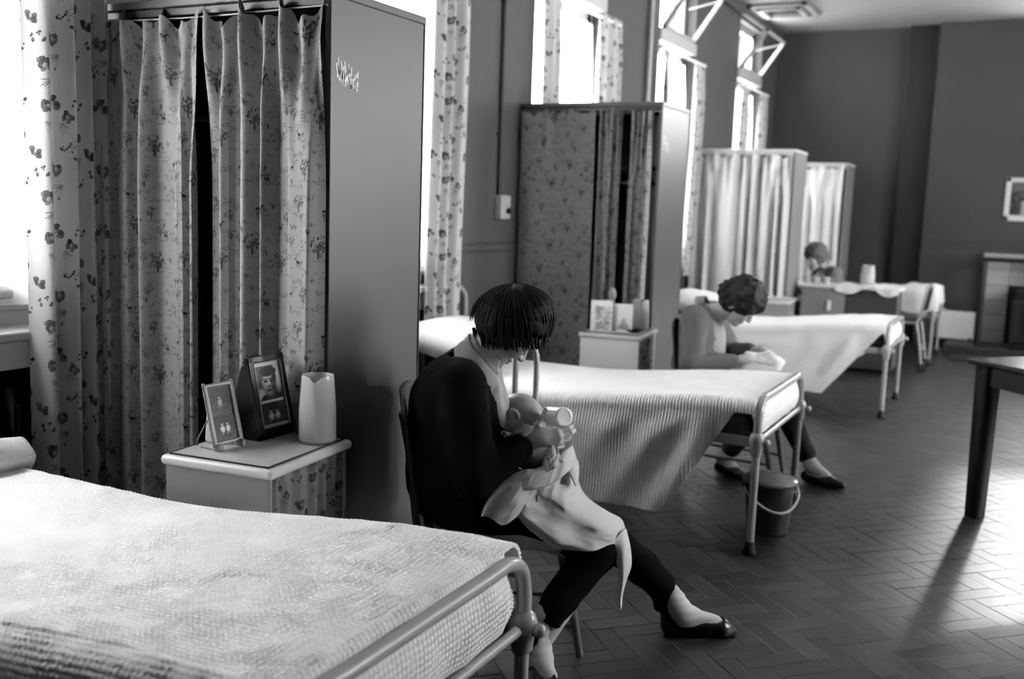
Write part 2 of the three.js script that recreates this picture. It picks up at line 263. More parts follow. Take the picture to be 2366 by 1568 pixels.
  struct('shadow_strip', bx(-1.36, -1.055, 0, HC, ZF - 0.2, ZF - 0.1, 0.01), mat(0.11, 0.5));  // dark slab: cast shadow of the chimney breast put into its colour
}
// windows: frame, sill, sashes with panes, and above the transom a hopper that tips into the room, left out of the first
WIN.forEach(([a, b], i) => {
  const w = structGroup(`window_${i + 1}`), x0 = XW - 0.16, x1 = XW - 0.1, z = (a + b) / 2, T = i ? 2.74 : 2.36, TOP = i ? 3.32 : 2.42;
  struct('frame', [bx(x0, x1, SILL, TOP, a, a - 0.06), bx(x0, x1, SILL, TOP, b + 0.06, b), bx(x0, x1, TOP - 0.06, TOP, a, b), bx(x0, x1, SILL, SILL + 0.05, a, b), ...(i ? [bx(x0 - 0.02, XW + 0.02, T, T + 0.1, a, b, 0.01)] : [])], frameM, w);
  struct('sill', [bx(XW - TH, XW + 0.05, SILL - 0.03, SILL, a + 0.03, b - 0.03, 0.01), bx(XW, XW + 0.03, SILL - 0.12, SILL - 0.03, a, b, 0.008)], gloss, w);
  const s = struct('sash', [bx(x0 + 0.015, x1 + 0.015, SILL + 0.05, SILL + 0.16, a - 0.06, b + 0.06, 0.012), bx(x0 + 0.03, x1 + 0.03, SILL + 0.09, SILL + 0.12, a - 0.06, b + 0.06, 0.008), bx(x0 + 0.015, x1 + 0.015, T - 0.07, T, a - 0.06, b + 0.06), bx(x0 + 0.015, x1 + 0.015, SILL + 0.05, T, a - 0.06, a - 0.11), bx(x0 + 0.015, x1 + 0.015, SILL + 0.05, T, b + 0.11, b + 0.06), bx(x0 + 0.02, x1 + 0.02, 1.84, 1.9, a - 0.06, b + 0.06), bx(x0 + 0.02, x1 + 0.01, SILL + 0.1, T, z - 0.02, z + 0.02)], frameM, w);
  for (const [p, q] of [[a - 0.1, z - 0.02], [z + 0.02, b + 0.1]]) for (const [u, v] of [[SILL + 0.15, 1.85], [1.89, T - 0.06]]) struct('pane', bx(x0 + 0.04, x0 + 0.044, u, v, p, q), paneM, s);
  if (!i) return;
  const h = new THREE.Group(); h.name = 'hopper'; h.position.set(XW, T + 0.1, 0); w.add(h);
  const L = 0.46, an = 0.6, tilt = g => (g.rotateZ(-an), g), za = a - 0.07, zb = b + 0.07;
  struct('hopper_sash', [tilt(bx(-0.015, 0.015, 0, 0.035, za, zb)), tilt(bx(-0.015, 0.015, L - 0.035, L, za, zb)), tilt(bx(-0.015, 0.015, 0, L, za, za - 0.035)), tilt(bx(-0.015, 0.015, 0, L, zb + 0.035, zb))], frameM, h);
  struct('pane', tilt(bx(-0.002, 0.002, 0.03, L - 0.03, za - 0.03, zb + 0.03)), paneM, h);
  struct('hopper_stay', [a - 0.05, b + 0.05].map(zz => rod([-0.06, 0.3, zz], [L * Math.sin(an) - 0.01, L * Math.cos(an) - 0.02, zz], 0.006)), frameM, h);
});
// ---------- herringbone floor ----------
{
  const floor = structGroup('floor');
  struct('floor_base', bx(XW - TH, XR + TH, -0.15, -0.004, ZF - 0.5, ZB + 0.3), mat(0.12, 0.8), floor);
  const woods = [0.13, 0.16, 0.19, 0.225, 0.27].map((s, i) => { const t = rep(grainTex, 0.5); t.offset.set(i * 0.23, i * 0.37); return new THREE.MeshPhysicalMaterial({ color: new THREE.Color(lin(s), lin(s), lin(s)), roughness: 0.45, map: t, clearcoat: 0.22, clearcoatRoughness: 0.3, bumpMap: t, bumpScale: 0.0006 }); });
  const A = 0.225, Bw = 0.075, h = 0.008, gp = 0.0012;
  const block = (lx, lz) => { const c = 0.0007, g = new THREE.BufferGeometry(), x = lx / 2 - gp, z = lz / 2 - gp, P = [[-x, -h, -z], [x, -h, -z], [x, -h, z], [-x, -h, z], [-x, -c, -z], [x, -c, -z], [x, -c, z], [-x, -c, z], [-x + c, 0, -z + c], [x - c, 0, -z + c], [x - c, 0, z - c], [-x + c, 0, z - c]]; const F = [[8, 11, 10, 9]]; for (let k = 0; k < 4; k++) { const m = (k + 1) % 4; F.push([4 + k, 8 + k, 8 + m, 4 + m], [k, 4 + k, 4 + m, m]); } const pos = [], uv = []; for (const f of F) for (const q of [f[0], f[1], f[2], f[0], f[2], f[3]]) { pos.push(...P[q]); uv.push(...(lx > lz ? [P[q][0], P[q][2] + P[q][1]] : [P[q][2], P[q][0] + P[q][1]])); } g.setAttribute('position', new THREE.Float32BufferAttribute(pos, 3)); g.setAttribute('uv', new THREE.Float32BufferAttribute(uv, 2)); g.computeVertexNormals(); return g; };
  const shapes = [block(A, Bw), block(Bw, A)], list = [], q = Math.SQRT1_2;
  for (let n = -260; n < 260; n++) for (let m = -70; m < 70; m++) for (const v of [0, 1]) {
    // unit cell of the herringbone: steps of (Bw, Bw) and (A, -A) in the turned frame
    const u0 = n * Bw + m * A + (v ? A / 2 + Bw / 2 : 0), w0 = n * Bw - m * A - (v ? A / 2 - Bw / 2 : 0);
    const x = (u0 + w0) * q - 0.7, z = (w0 - u0) * q - 4;
    if (x < XW - 0.1 || x > XR + 0.1 || z > 1 || z < ZF - 0.3) continue;
    list.push([x, z, v]);
  }
  camera.updateMatrixWorld(); camera.updateProjectionMatrix();
  const hid = (x, z) => [[-2.8, -0.9, -1.0, -1.95], [-2.8, -1.25, -3.9, -4.85], [-2.8, -1.15, -7.2, -8.1], [-2.8, -1.8, -2.3, -3]].some(r => x > r[0] && x < r[1] && z < r[2] && z > r[3]);
  const pr = V(0, 0, 0);
  for (const b of list) { pr.set(b[0], 0, b[1]).project(camera); b[3] = Math.hypot(b[0], b[1]) + (Math.abs(pr.x) > 1 || Math.abs(pr.y) > 1 || b[1] > 0 || hid(b[0], b[1]) ? 100 : 0); b[4] = Math.floor(hash(b[0] * 31, b[1] * 17, 3) * 5); b[5] = hash(b[0] * 13, b[1] * 7, 8); }
  list.sort((p, r) => p[3] - r[3]);
  const rest = [], tones = [0.13, 0.16, 0.19, 0.225, 0.27].map(lin);
  list.forEach((b, i) => {
    const ry = Math.PI / 4, dy = -0.0012 * b[5];
    if (i < 300) { const m = new THREE.Mesh(shapes[b[2]], woods[b[4]]); m.name = i ? `parquet_block_${String(i).padStart(3, '0')}` : 'parquet_block'; m.position.set(b[0], dy, b[1]); m.rotation.set((b[5] - 0.5) * 0.004, ry, (hash(b[1], b[0], 2) - 0.5) * 0.006); m.castShadow = m.receiveShadow = true; floor.add(m); }
    else { const g = shapes[b[2]].clone().rotateY(ry).translate(b[0], dy, b[1]); g.setAttribute('color', new THREE.Float32BufferAttribute(new Float32Array(g.attributes.position.count * 3).fill(tones[b[4]]), 3)); rest.push(g); }
  });
  const all = woods[0].clone(); all.color.set(0xffffff); all.vertexColors = true;
  const field_ = new THREE.Mesh(mergeGeometries(rest), all); field_.name = 'parquet_field'; field_.castShadow = field_.receiveShadow = true; field_.userData.kind = 'stuff'; floor.add(field_);
}
// ---------- fittings of the window wall ----------
const cream = mat(0.66, 0.4);
{
  const p = thing('wall_conduit', 'painted conduit pipe running up the window wall to the ceiling from a switch box', 'pipe', [XW + 0.016, 1.43, -5.2]);
  obj('pipe', rod([0, 0, 0], [0, HC - 1.43, 0], 0.013), wallM, p);
  for (const y of [0.35, 1.1, 1.8]) obj('clip', bx(-0.016, 0.016, y, y + 0.02, -0.022, 0.022, 0.003), wallM, p);
  const s = thing('switch_box', 'small grey wall switch box with a dark knob under the conduit pipe', 'switch', [XW, 1.3, -5.23]);
  obj('box', bx(0, 0.05, 0, 0.14, -0.06, 0.06, 0.008), cream, s);
  obj('knob', tr(lathe([[0, 0.03], [0.014, 0.028], [0.018, 0.015], [0.018, 0]], 0, 0, 0, 20), 0.05, 0.05, -0.02, 0, 0, -Math.PI / 2), mat(0.08, 0.4), s);
  const p2 = thing('riser_pipe', 'slim pale heating pipe rising to the ceiling between the third and fourth windows', 'pipe', [XW + 0.03, 0, -7.59]);
  obj('pipe', rod([0, 0, 0], [0, HC, 0], 0.02), cream, p2);
  obj('collar', lathe([[0.02, 0], [0.035, 0], [0.03, 0.03], [0.02, 0.03]], 0, 0.5, 0, 20), cream, p2);
}
function radiator(z0, z1, label, tone = 0.5) {
  const t = thing('radiator', label, 'radiator', [XW - 0.085, 0.1, (z0 + z1) / 2]), w = z0 - z1, n = Math.round(w / 0.075), m = mat(tone, 0.45);
  for (let i = 0; i < n; i++) { const z = -w / 2 + (i + 0.5) * w / n; obj('column', [bx(-0.05, 0.05, 0.03, 0.66, z - 0.028, z + 0.028, 0.026), bx(-0.012, 0.062, 0.1, 0.6, z - 0.01, z + 0.01, 0.008)], m, t); }
  obj('header', [tube([[0, 0.08, -w / 2], [0, 0.08, w / 2]], 0.02), tube([[0, 0.6, -w / 2], [0, 0.6, w / 2]], 0.02)], m, t);
  for (const z of [-w / 2 + 0.08, w / 2 - 0.08]) obj('foot', bx(-0.04, 0.04, -0.1, 0.06, z - 0.02, z + 0.02, 0.01), m, t);
}
radiator(-1.2, -2.25, 'dark column radiator under the sill of the nearest window', 0.12);
radiator(-3.5, -4.5, 'column radiator under the second window behind the bed head');
{
  const v = thing('ceiling_vent', 'rectangular ventilation grille with stepped frame set in the ceiling', 'vent', [-2.45, HC, -10.6]);
  for (const [r, y, w] of [[0.3, 0.035, 0.06], [0.22, 0.055, 0.05]]) obj('frame', [bx(-r, r, -y, 0, -r * 1.15, -r * 1.15 + w, 0.006), bx(-r, r, -y, 0, r * 1.15 - w, r * 1.15, 0.006), bx(-r, -r + w, -y, 0, -r * 1.15, r * 1.15, 0.006), bx(r - w, r, -y, 0, -r * 1.15, r * 1.15, 0.006)], ceilM, v);
  obj('opening', bx(-0.17, 0.17, -0.012, 0, -0.2, 0.2), mat(0.05, 0.9), v);
}
// ---------- window curtains ----------
const floralM = mat(1, 1, { t: 0.1, map: rep(floral, 0.4) }), netM = mat(0.97, 1, { t: 0.5 });
function curtainSheet(W, H, folds, amp, ph, flare = 0) {   // hangs from y = 0 down, runs along -z, folds push towards +x
  const k = Array.from({ length: 5 }, () => R(-1, 1));
  return sheet((s, t) => { const g = 0.45 + 0.55 * sst(0, 0.18, t), f = s * folds + ph + 0.22 * Math.sin(s * 5 + k[0] * 3) + 0.05 * k[1] * t; const w = Math.sin(f * 6.283), b = amp * g * (Math.sign(w) * Math.pow(Math.abs(w), 0.75) + 0.3 * Math.sin(f * 13.1 + k[2] * 2 + t)); return [b + 0.01 * Math.sin(t * 4 + k[3]), -H * t + (t < 0.03 ? 0.012 * Math.sin(s * folds * 25) : 0), -W * (s + 0.03 * k[4] * t * Math.sin(s * 3.1)) - flare * t * s]; }, Math.round(folds * 16), 60, 0, R(0, 0.3), R(0, 0.3));
}
function windowCurtain(label, z0, z1, top, bot, folds, x = XW + 0.07, amp = 0.022) { return single('curtain', label, 'curtain', curtainSheet(z0 - z1, top - bot, folds, amp, R(0, 1)).translate(x, top, z0), floralM); }
windowCurtain('flower-print window curtain hanging floor-length beside the nearest wardrobe', -2.055, -2.33, 2.66, 0.1, 3.4, XW + 0.075, 0.034);
windowCurtain('flower-print curtain hanging on the far side of the second window above the bed head', -4.33, -4.7, 2.66, 0.72, 3);
windowCurtain('flower-print curtain on the near side of the third window, over the second wardrobe', -5.6, -5.86, 2.7, 0.8, 2.2);
windowCurtain('flower-print curtain on the far side of the third window, over the second wardrobe', -6.44, -6.86, 2.7, 0.8, 3);
windowCurtain('narrow flower-print curtain on the near side of the fourth window', -7.86, -7.98, 2.66, 0.8, 1.4);
windowCurtain('flower-print curtain on the far side of the fourth window', -8.6, -8.92, 2.66, 0.8, 2.6);
windowCurtain('narrow flower-print curtain on the near side of the farthest window', -10.28, -10.5, 2.66, 0.8, 1.6);
windowCurtain('flower-print curtain on the far side of the farthest window', -10.98, -11.36, 2.66, 0.8, 2.6);
const word = ['nearest', 'second', 'third', 'fourth', 'farthest'];
WIN.forEach(([a, b], i) => {
  single('net_curtain', `white net curtain glowing with daylight in the ${word[i]} window`, 'net curtain', curtainSheet(a - b - 0.16, i ? 1.62 : 1.3, 5, 0.02, R(0, 1)).translate(XW - 0.05, i ? 2.64 : 2.32, a - 0.08), netM);
  const r = thing('curtain_rod', `white curtain rod above the ${word[i]} window`, 'curtain rod', [XW + 0.07, 2.67, a + 0.12]), L = a - b + 0.24;
  obj('pole', tube([[0, 0, 0], [0, 0, -L]], 0.011), whiteM, r);
  for (const z of [-0.04, -L + 0.04]) obj('bracket', bx(-0.07, 0.012, -0.012, 0.012, z - 0.01, z + 0.01, 0.003), whiteM, r);
});
// ---------- wardrobes: painted end panel towards the aisle, print curtains across the front ----------
const paint2 = mat(0.5, 0.4), paint = mat(0.29, 0.38), toileM = mat(1, 0.9, { map: rep(toile, 0.37), bumpMap: rep(weaveTex, 0.05), bumpScale: 0.0004 });
const paperM = mat(0.98, 0.8);
// hangs from y = 0 down along +x, folds push towards +z; the heading is tied at a few points and sags between them
function hangSheet(W, H, folds, amp, ties, sag) {
  const k = Array.from({ length: 8 }, () => R(-1, 1));
  return sheet((s, t) => {
    const wp = s + 0.06 * Math.sin(s * 7 + k[0] * 3) + 0.03 * Math.sin(s * 17 + k[1] * 3), f = wp * folds + k[2], c = Math.sin(f * 6.283 + 0.35 * k[3] * t), low = sst(0.03, 0.3, t);
    const body = Math.sign(c) * Math.pow(Math.abs(c), 0.55) * 0.8 + 0.35 * Math.sin(f * 12.57 * 0.71 + k[4] * 3 + t * 0.6);
    const tie = Math.abs(Math.sin(s * ties * Math.PI)), head = 0.6 * Math.sin(s * ties * 6.283 * 2 + k[5]) * (1 - low);
    const drag = Math.max(0, 1 - t * 5) * Math.sin((s * ties + t * 3) * 6.283) * 0.5;
    return [W * (s + 0.012 * k[6] * Math.sin(t * 5 + s * 6)), -H * t - sag * Math.pow(tie, 1.5) * (1 - sst(0, 0.2, t)) + (t < 0.02 ? 0.01 * Math.sin(s * 60) : 0), amp * (body * (0.25 + 0.75 * low) + head + drag) + 0.02 * k[7] * t];
  }, Math.round(folds * 20), 90, 0, R(0, 0.4), R(0, 0.4));
}
function wardrobe(label, x0, x1, z, H, D, cloths, m = toileM, note = true, rim = paint, side = paint, sd = 3) {
  seed = sd;
  const t = thing('wardrobe', label, 'wardrobe', [(x0 + x1) / 2, 0, z - D / 2]), w = (x1 - x0) / 2, d = D / 2;
  obj('side_panel', bx(w - 0.022, w, 0, H, -d, d, 0.004), side, t);
  obj('side_panel', bx(-w, -w + 0.022, 0, H, -d, d, 0.004), paint, t);
  obj('back_panel', bx(-w, w, 0.05, H, -d, -d + 0.012), paint, t);
  obj('top_board', bx(-w - 0.01, w + 0.004, H - 0.02, H + 0.006, -d, d + 0.012, 0.005), rim, t);
  obj('fascia', bx(-w + 0.022, w - 0.022, H - 0.045, H - 0.02, d - 0.022, d, 0.004), rim, t);
  obj('shelf', bx(-w + 0.022, w - 0.022, 1.62, 1.64, -d + 0.012, d - 0.06), mat(0.3, 0.6), t); obj('floor_board', bx(-w + 0.022, w - 0.022, 0.08, 0.1, -d + 0.012, d - 0.02), mat(0.3, 0.6), t);
  obj('hanging_rail', tube([[-w + 0.02, 1.54, 0], [w - 0.02, 1.54, 0]], 0.011), mat(0.4, 0.3, { metalness: 0.8 }), t);
  obj('curtain_wire', tube([[-w, H - 0.05, d + 0.018], [0, H - 0.058, d + 0.018], [w, H - 0.05, d + 0.018]], 0.003, { sides: 6 }), mat(0.6, 0.3), t);
  for (const [a, b, folds, amp, ties, sag] of cloths) obj('curtain', hangSheet(b - a, H - 0.13, folds, amp, ties, sag).translate(a, H - 0.03, d + 0.03), m, t);
  if (note) {   // torn remains of a paper label on the end panel
    const g = []; for (let i = 0; i < 46; i++) { const zz = R(0, 0.1), hh = R(0.012, 0.05); g.push(bx(w, w + 0.0008, 0, hh, 0, R(0.0025, 0.005)).rotateX(R(-0.25, 0.25)).translate(0, H - 0.26 + R(0, 0.05) - zz * 0.2, d - 0.035 - zz)); }
    obj('torn_label', g, paperM, t);
  }
  return t;
}
wardrobe('tall wardrobe with country-print curtains, nearest of the four, behind the photo frames', -2.79, -1.825, -2.36, 1.985, 0.5, [[-0.485, 0.0, 5.2, 0.03, 3, 0.05], [0.03, 0.475, 4.2, 0.03, 3, 0.06]], toileM, true, paint, paint, 12);
wardrobe('wardrobe with flat and gathered print curtains behind the greeting cards, second from the camera', -2.79, -1.9, -5.47, 1.985, 0.5, [[-0.43, 0.05, 0.9, 0.01, 3, 0.03], [0.085, 0.225, 1.7, 0.022, 2, 0.02], [0.275, 0.4, 1.4, 0.024, 2, 0.03]]);
const paleCloth = mat(0.78, 0.9);
wardrobe('wardrobe with pale pleated curtains and light rim, behind the woman in the grey cardigan', -2.77, -1.87, -8.95, 1.935, 0.48, [[-0.44, 0.43, 7, 0.055, 5, 0.035]], paleCloth, false, mat(0.75, 0.4), paint2);
wardrobe('pale-curtained wardrobe in the far corner, between the window wall and the dark shadow strip', -2.76, -1.79, -11.2, 1.93, 0.48, [[-0.47, 0.45, 6, 0.03, 4, 0.03]], paleCloth, false, mat(0.75, 0.4), paint2);
// ---------- iron beds ----------
const enamel = mat(0.6, 0.26), ironDark = mat(0.3, 0.45), rubber = mat(0.06, 0.7);
const blanketM = mat(0.9, 0.95, { bumpMap: rep(waffleTex, 0.048), bumpScale: 0.008 }), wovenM = mat(0.93, 0.95, { bumpMap: rep(fuzzTex, 0.08), bumpScale: 0.002 }), ribM = mat(0.9, 0.95, { bumpMap: rep(ribTex, 0.056), bumpScale: 0.005 });
const sheetM = mat(0.84, 0.85, { bumpMap: rep(fuzzTex, 0.2), bumpScale: 0.002 }), mattM = mat(0.3, 0.9);
const BL = 1.845, BW = 0.84;   // bed length and width; local axes: x from head to foot (foot at 0), z from the near side (0) to the far side
function bed(label, X, z, group) {
  const t = thing('hospital_bed', label, 'bed', [X, 0, z]), y0 = 0.472, yt = 0.64, r = 0.017;
  obj('foot_rail', tube([[0, y0, 0], [0, yt - 0.09, 0], [0, yt - 0.028, -0.022], [0, yt, -0.085], [0, yt, -0.2], [0, yt, -BW / 2], [0, yt, -BW + 0.2], [0, yt, -BW + 0.085], [0, yt - 0.028, -BW + 0.022], [0, yt - 0.09, -BW], [0, y0, -BW]], r, { seg: 90, sides: 16 }), enamel, t);
  obj('lower_rail', rod([0, y0, 0], [0, y0, -BW], 0.0125), enamel, t);
  const hx = -BL - 0.02, yh = 0.93;
  obj('head_rail', tube([[hx, y0, 0], [hx, yh - 0.1, 0], [hx, yh - 0.03, -0.025], [hx, yh, -0.1], [hx, yh, -0.25], [hx, yh, -BW / 2], [hx, yh, -BW + 0.25], [hx, yh, -BW + 0.1], [hx, yh - 0.03, -BW + 0.025], [hx, yh - 0.1, -BW], [hx, y0, -BW]], r, { seg: 90, sides: 14 }), enamel, t);
  for (let i = 1; i < 6; i++) obj('head_bar', rod([hx, y0, -BW * i / 6], [hx, yh, -BW * i / 6], 0.008), enamel, t);
  for (const zz of [0, -BW]) {
    for (const x of [0, hx]) {
      const l = obj('leg', [rod([x, 0.05, zz], [x, y0, zz], 0.0165), lathe([[0.016, -0.06], [0.024, -0.05], [0.027, -0.02], [0.031, -0.012], [0.033, 0.012], [0.027, 0.03], [0.02, 0.036], [0.016, 0.04]], x, y0, zz, 24), rod([x - 0.03, y0, zz], [x + (x ? 0.03 : 0.04), y0, zz], 0.015), ball(x + (x ? 0.03 : 0.04), y0, zz, 0.016)], enamel, t);
      obj('ferrule', lathe([[0, 0], [0.028, 0], [0.028, 0.01], [0.022, 0.026], [0.019, 0.055], [0, 0.055]], x, 0, zz, 20), rubber, l);
    }
    obj('side_rail', [bx(hx, 0, y0 - 0.024, y0 + 0.018, zz - 0.004, zz + 0.004, 0.003), bx(hx, 0, y0 - 0.024, y0 - 0.018, zz + (zz ? 0 : -0.03), zz + (zz ? 0.03 : 0))], enamel, t);
  }
  const w = []; for (let i = 1; i < 12; i++) w.push(rod([hx + BL * i / 12, y0 - 0.015, 0], [hx + BL * i / 12, y0 - 0.015, -BW], 0.004, 0.004, 6)); for (let i = 1; i < 8; i++) w.push(rod([hx, y0 - 0.012, -BW * i / 8], [0, y0 - 0.012, -BW * i / 8], 0.004, 0.004, 6));
  obj('spring_base', w, ironDark, t);
  return t;
}
const topY = x => 0.56 + 0.082 * sst(-1.1, -0.05, x);
function mattress(label, X, z, dy = 0) {
  const g = new RoundedBoxGeometry(BL - 0.05, 0.13, BW - 0.05, 5, 0.05); g.translate(-BL / 2 - 0.01, 0, -BW / 2);
  const p = g.attributes.position; for (let i = 0; i < p.count; i++) { const x = p.getX(i), k = (p.getY(i) + 0.065) / 0.13; p.setY(i, 0.475 + k * (topY(x) + dy - 0.052 - 0.475)); }
  g.computeVertexNormals(); return single('mattress', label, 'mattress', g.translate(X, 0, z), mattM);
}
// blanket: over the top, down both long sides, tucked round the foot; the near side hangs free with a slanting edge at the foot
function blanket(label, X, z, o = {}) {
  const { dy = 0, head = -1.62, hem = 0.14, farHem = 0.3, slant = [-0.36, -0.1], sd = 1, fold = 0.02, mtl = blanketM, cells = 0 } = o;
  const rc = 0.055, W = BW - 0.01, top = x => topY(x) + dy, foot = -0.012;
  const hemAt = x => lerp(hem, top(-0.12) - 0.05, sst(0, 1, clamp((x - slant[0]) / (slant[1] - slant[0])) * 0.999)) ;
  const hemLine = x => x < slant[0] ? hem + 0.05 * sst(slant[0] - 0.5, slant[0] - 1.2, x) : lerp(hem, top(-0.1) - 0.05, clamp((x - slant[0]) / (slant[1] - slant[0])));
  const body = sheet((s, q) => {   // s: near hem -> far hem, q: head -> foot
    const x = lerp(head, foot, q), H = top(x) + 0.006, hn = H - rc - hemLine(x), hf = Math.max(0.02, H - rc - lerp(farHem, H - rc - 0.04, sst(-0.3, -0.1, x))), arc = rc * Math.PI / 2;
    let y, zz; const a = 0.36, b = 0.41, c = 0.74, d = 0.79;
    const dr = sst(0.02, 0.3, H - 0) ;
    if (s < a) { const k = 1 - s / a; y = H - rc - hn * k; zz = 0.012 + 0.05 * k * sst(0.1, 0.4, hn); const dg = (x - slant[1]) * 0.9 + (H - y) * 0.62; zz += fold * sst(0, 0.25, k) * sst(0.12, 0.3, hn) * (1.1 * (0.5 + 0.5 * Math.sin(dg * 30 + sd)) * sst(-1.05, -0.35, x - (H - y) * 0.5) + 0.3 + 0.3 * Math.sin(x * 8 + sd * 2)); }
    else if (s < b) { const an = (s - a) / (b - a) * Math.PI / 2; y = H - rc + rc * Math.sin(an); zz = 0.012 - rc + rc * Math.cos(an); }
    else if (s < c) { const k = (s - b) / (c - b); y = H - 0.012 * Math.sin(k * Math.PI) * 0.5; zz = lerp(0.012 - rc, -W - 0.012 + rc, k); y += 0.006 * noise(x * 5 + sd, zz * 6, sd) + 0.003 * noise(x * 14, zz * 12, sd + 4); }
    else if (s < d) { const an = (s - c) / (d - c) * Math.PI / 2; y = H - rc + rc * Math.cos(an); zz = -W - 0.012 + rc - rc * Math.sin(an); }
    else { const k = (s - d) / (1 - d); y = H - rc - hf * k; zz = -W - 0.012 - 0.012 * k; }
    return [X + x + 0.004 * noise(zz * 9, y * 9, sd), y, z + zz];
  }, cells ? 620 : 190, cells ? 560 : 120, 0.009);
  // the end turned down over the foot of the mattress and tucked under
  const end = sheet((s, q) => {
    const zz = lerp(-0.035, -W + 0.025, s), e = Math.abs(s - 0.5) * 2, H = top(foot) + 0.006 - 0.05 * sst(0.86, 1, e), a = q * 1.0;
    const an = clamp(a / 0.2) * Math.PI / 2, y = a < 0.2 ? H - rc * 0.6 + rc * 0.6 * Math.cos(an) : lerp(H - rc * 0.6, 0.49, (a - 0.2) / 0.8), x = a < 0.2 ? foot - 0.012 + 0.02 * Math.sin(an) : foot + 0.008 + 0.016 * Math.sin((a - 0.2) / 0.8 * 3.0);
    return [X + x - 0.02 * sst(0.8, 1, e) + 0.004 * noise(zz * 12, y * 10, sd + 2), y, z + zz - 0.012 * (s - 0.5)];
  }, cells ? 320 : 80, cells ? 80 : 40, 0.008);
  if (cells) for (const g of [body, end]) displace(g, (u, v) => { const q = u + 0.0015 * noise(u * 60, v * 60), r = v + 0.0015 * noise(u * 60, v * 60, 7), a = Math.pow(Math.abs(Math.sin(Math.PI * q / cells)), 0.7), b = Math.pow(Math.abs(Math.sin(Math.PI * r / cells)), 0.7); return 0.0058 * (Math.max(a, b) * 0.5 + a * b * 0.7 - 0.6) * (0.75 + 0.5 * noise(u * 25, v * 25, 3)); });
  return single('blanket', label, 'blanket', [body, end], mtl);
}
function pillow(label, x, y, z, w = 0.42, l = 0.62, turn = 0, tilt = 0.1) {
  const g = new THREE.SphereGeometry(1, 40, 26), p = g.attributes.position;
  for (let i = 0; i < p.count; i++) { let a = p.getX(i), b = p.getY(i), c = p.getZ(i); const e = q => Math.sign(q) * Math.pow(Math.abs(q), 0.55); const ax = e(a), az = e(c); p.setXYZ(i, ax * w / 2, b * 0.085 * (1 - 0.3 * ax * ax * az * az) + 0.008 * noise(ax * 3, az * 3, x), az * l / 2); }
  g.computeVertexNormals(); return single('pillow', label, 'pillow', tr(g, x, y, z, turn, 0, tilt), sheetM);
}
const bedsG = 'iron ward beds along the window wall';
bed('cream iron bed nearest the camera, its foot rail in the bottom of the picture', -0.915, -1.045, bedsG);
mattress('mattress under the cellular blanket of the nearest bed', -0.915, -1.045, 0.015);
blanket('pale cellular blanket spread on the nearest bed', -0.915, -1.045, { dy: 0.027, slant: [-0.3, -0.08], fold: 0.012, sd: 2, cells: 0.0135, mtl: wovenM });
single('folded_sheet', 'rumpled fold of bedding at the head of the nearest bed', 'bedding', patch([[[-2.66, 0.66, -1.2], [-2.65, 0.67, -1.5], [-2.65, 0.65, -1.86]], [[-2.56, 0.69, -1.2], [-2.54, 0.7, -1.5], [-2.55, 0.675, -1.87]], [[-2.5, 0.655, -1.2], [-2.49, 0.66, -1.5], [-2.5, 0.63, -1.875]], [[-2.53, 0.6, -1.2], [-2.52, 0.6, -1.5], [-2.53, 0.58, -1.88]]], 30, 30, 0.02, (p, s, t) => [p[0], p[1] + 0.01 * noise(s * 6, t * 6, 1), p[2]]), sheetM);
bed('cream iron bed with a ribbed blanket hanging low, behind the woman in black', -0.905, -3.97, bedsG);
mattress('mattress of the bed behind the woman in black', -0.905, -3.97);
blanket('pale ribbed blanket with slanting edge on the bed behind the woman in black', -0.905, -3.97, { fold: 0.022, sd: 1, hem: 0.13, dy: -0.006, mtl: ribM });
pillow('plump white pillow at the head of the bed behind the woman in black', -2.52, 0.7, -4.38, 0.44, 0.7, 0, -0.2);
single('turned_sheet', 'white sheet turned down below the pillow of the second bed', 'sheet', sheet((s, t) => [lerp(-2.5, -2.36, t), 0.572 + 0.02 * Math.sin(t * 9) * sst(0, 0.2, s) + 0.01 * noise(s * 5, t * 5, 2), lerp(-4.03, -4.62, s)], 30, 20, 0.012), sheetM);
bed('cream iron bed standing beyond the woman in the grey cardigan', -0.805, -7.24, bedsG);
mattress('mattress of the bed beyond the woman in the grey cardigan', -0.805, -7.24);
blanket('pale blanket with sweeping folds on the bed beyond the woman in the grey cardigan', -0.805, -7.24, { slant: [-0.4, -0.04], fold: 0.03, sd: 4, hem: 0.14, mtl: ribM });
pillow('white pillow at the head of the third bed beside the grey locker', -2.25, 0.67, -7.62, 0.42, 0.62, 0.1, -0.2);
bed('iron bed at the far end with rumpled white bedding, by the dark shadow strip', -0.75, -10.2, bedsG);
mattress('mattress of the farthest bed under rumpled white bedding', -0.75, -10.2, 0.04);
single('rumpled_sheet', 'rumpled white bedding heaped on the farthest bed', 'bedding', sheet((s, t) => { const x = lerp(-1.7, 0.03, s), z = lerp(0.03, -0.87, t), e = Math.max(Math.abs(t - 0.5) * 2, s > 0.93 ? (s - 0.93) / 0.07 : 0); return [-0.75 + x, topY(x) + 0.075 + 0.03 * noise(x * 4, z * 5, 3) + 0.014 * noise(x * 11, z * 10, 6) - 0.16 * sst(0.86, 1, e) - 0.05 * sst(0.92, 1, Math.abs(t - 0.5) * 2) * Math.abs(Math.sin(x * 9)), -10.2 + z]; }, 90, 60, 0.01), sheetM);
// ---------- bedside lockers and what stands on them ----------
const lockM = mat(0.5, 0.35), lockTop = mat(0.74, 0.16), skirtM = mat(1, 0.9, { map: rep(floral, 0.3) });
const darkPrint = mat(0.62, 0.9, { map: rep(floral, 0.26) });
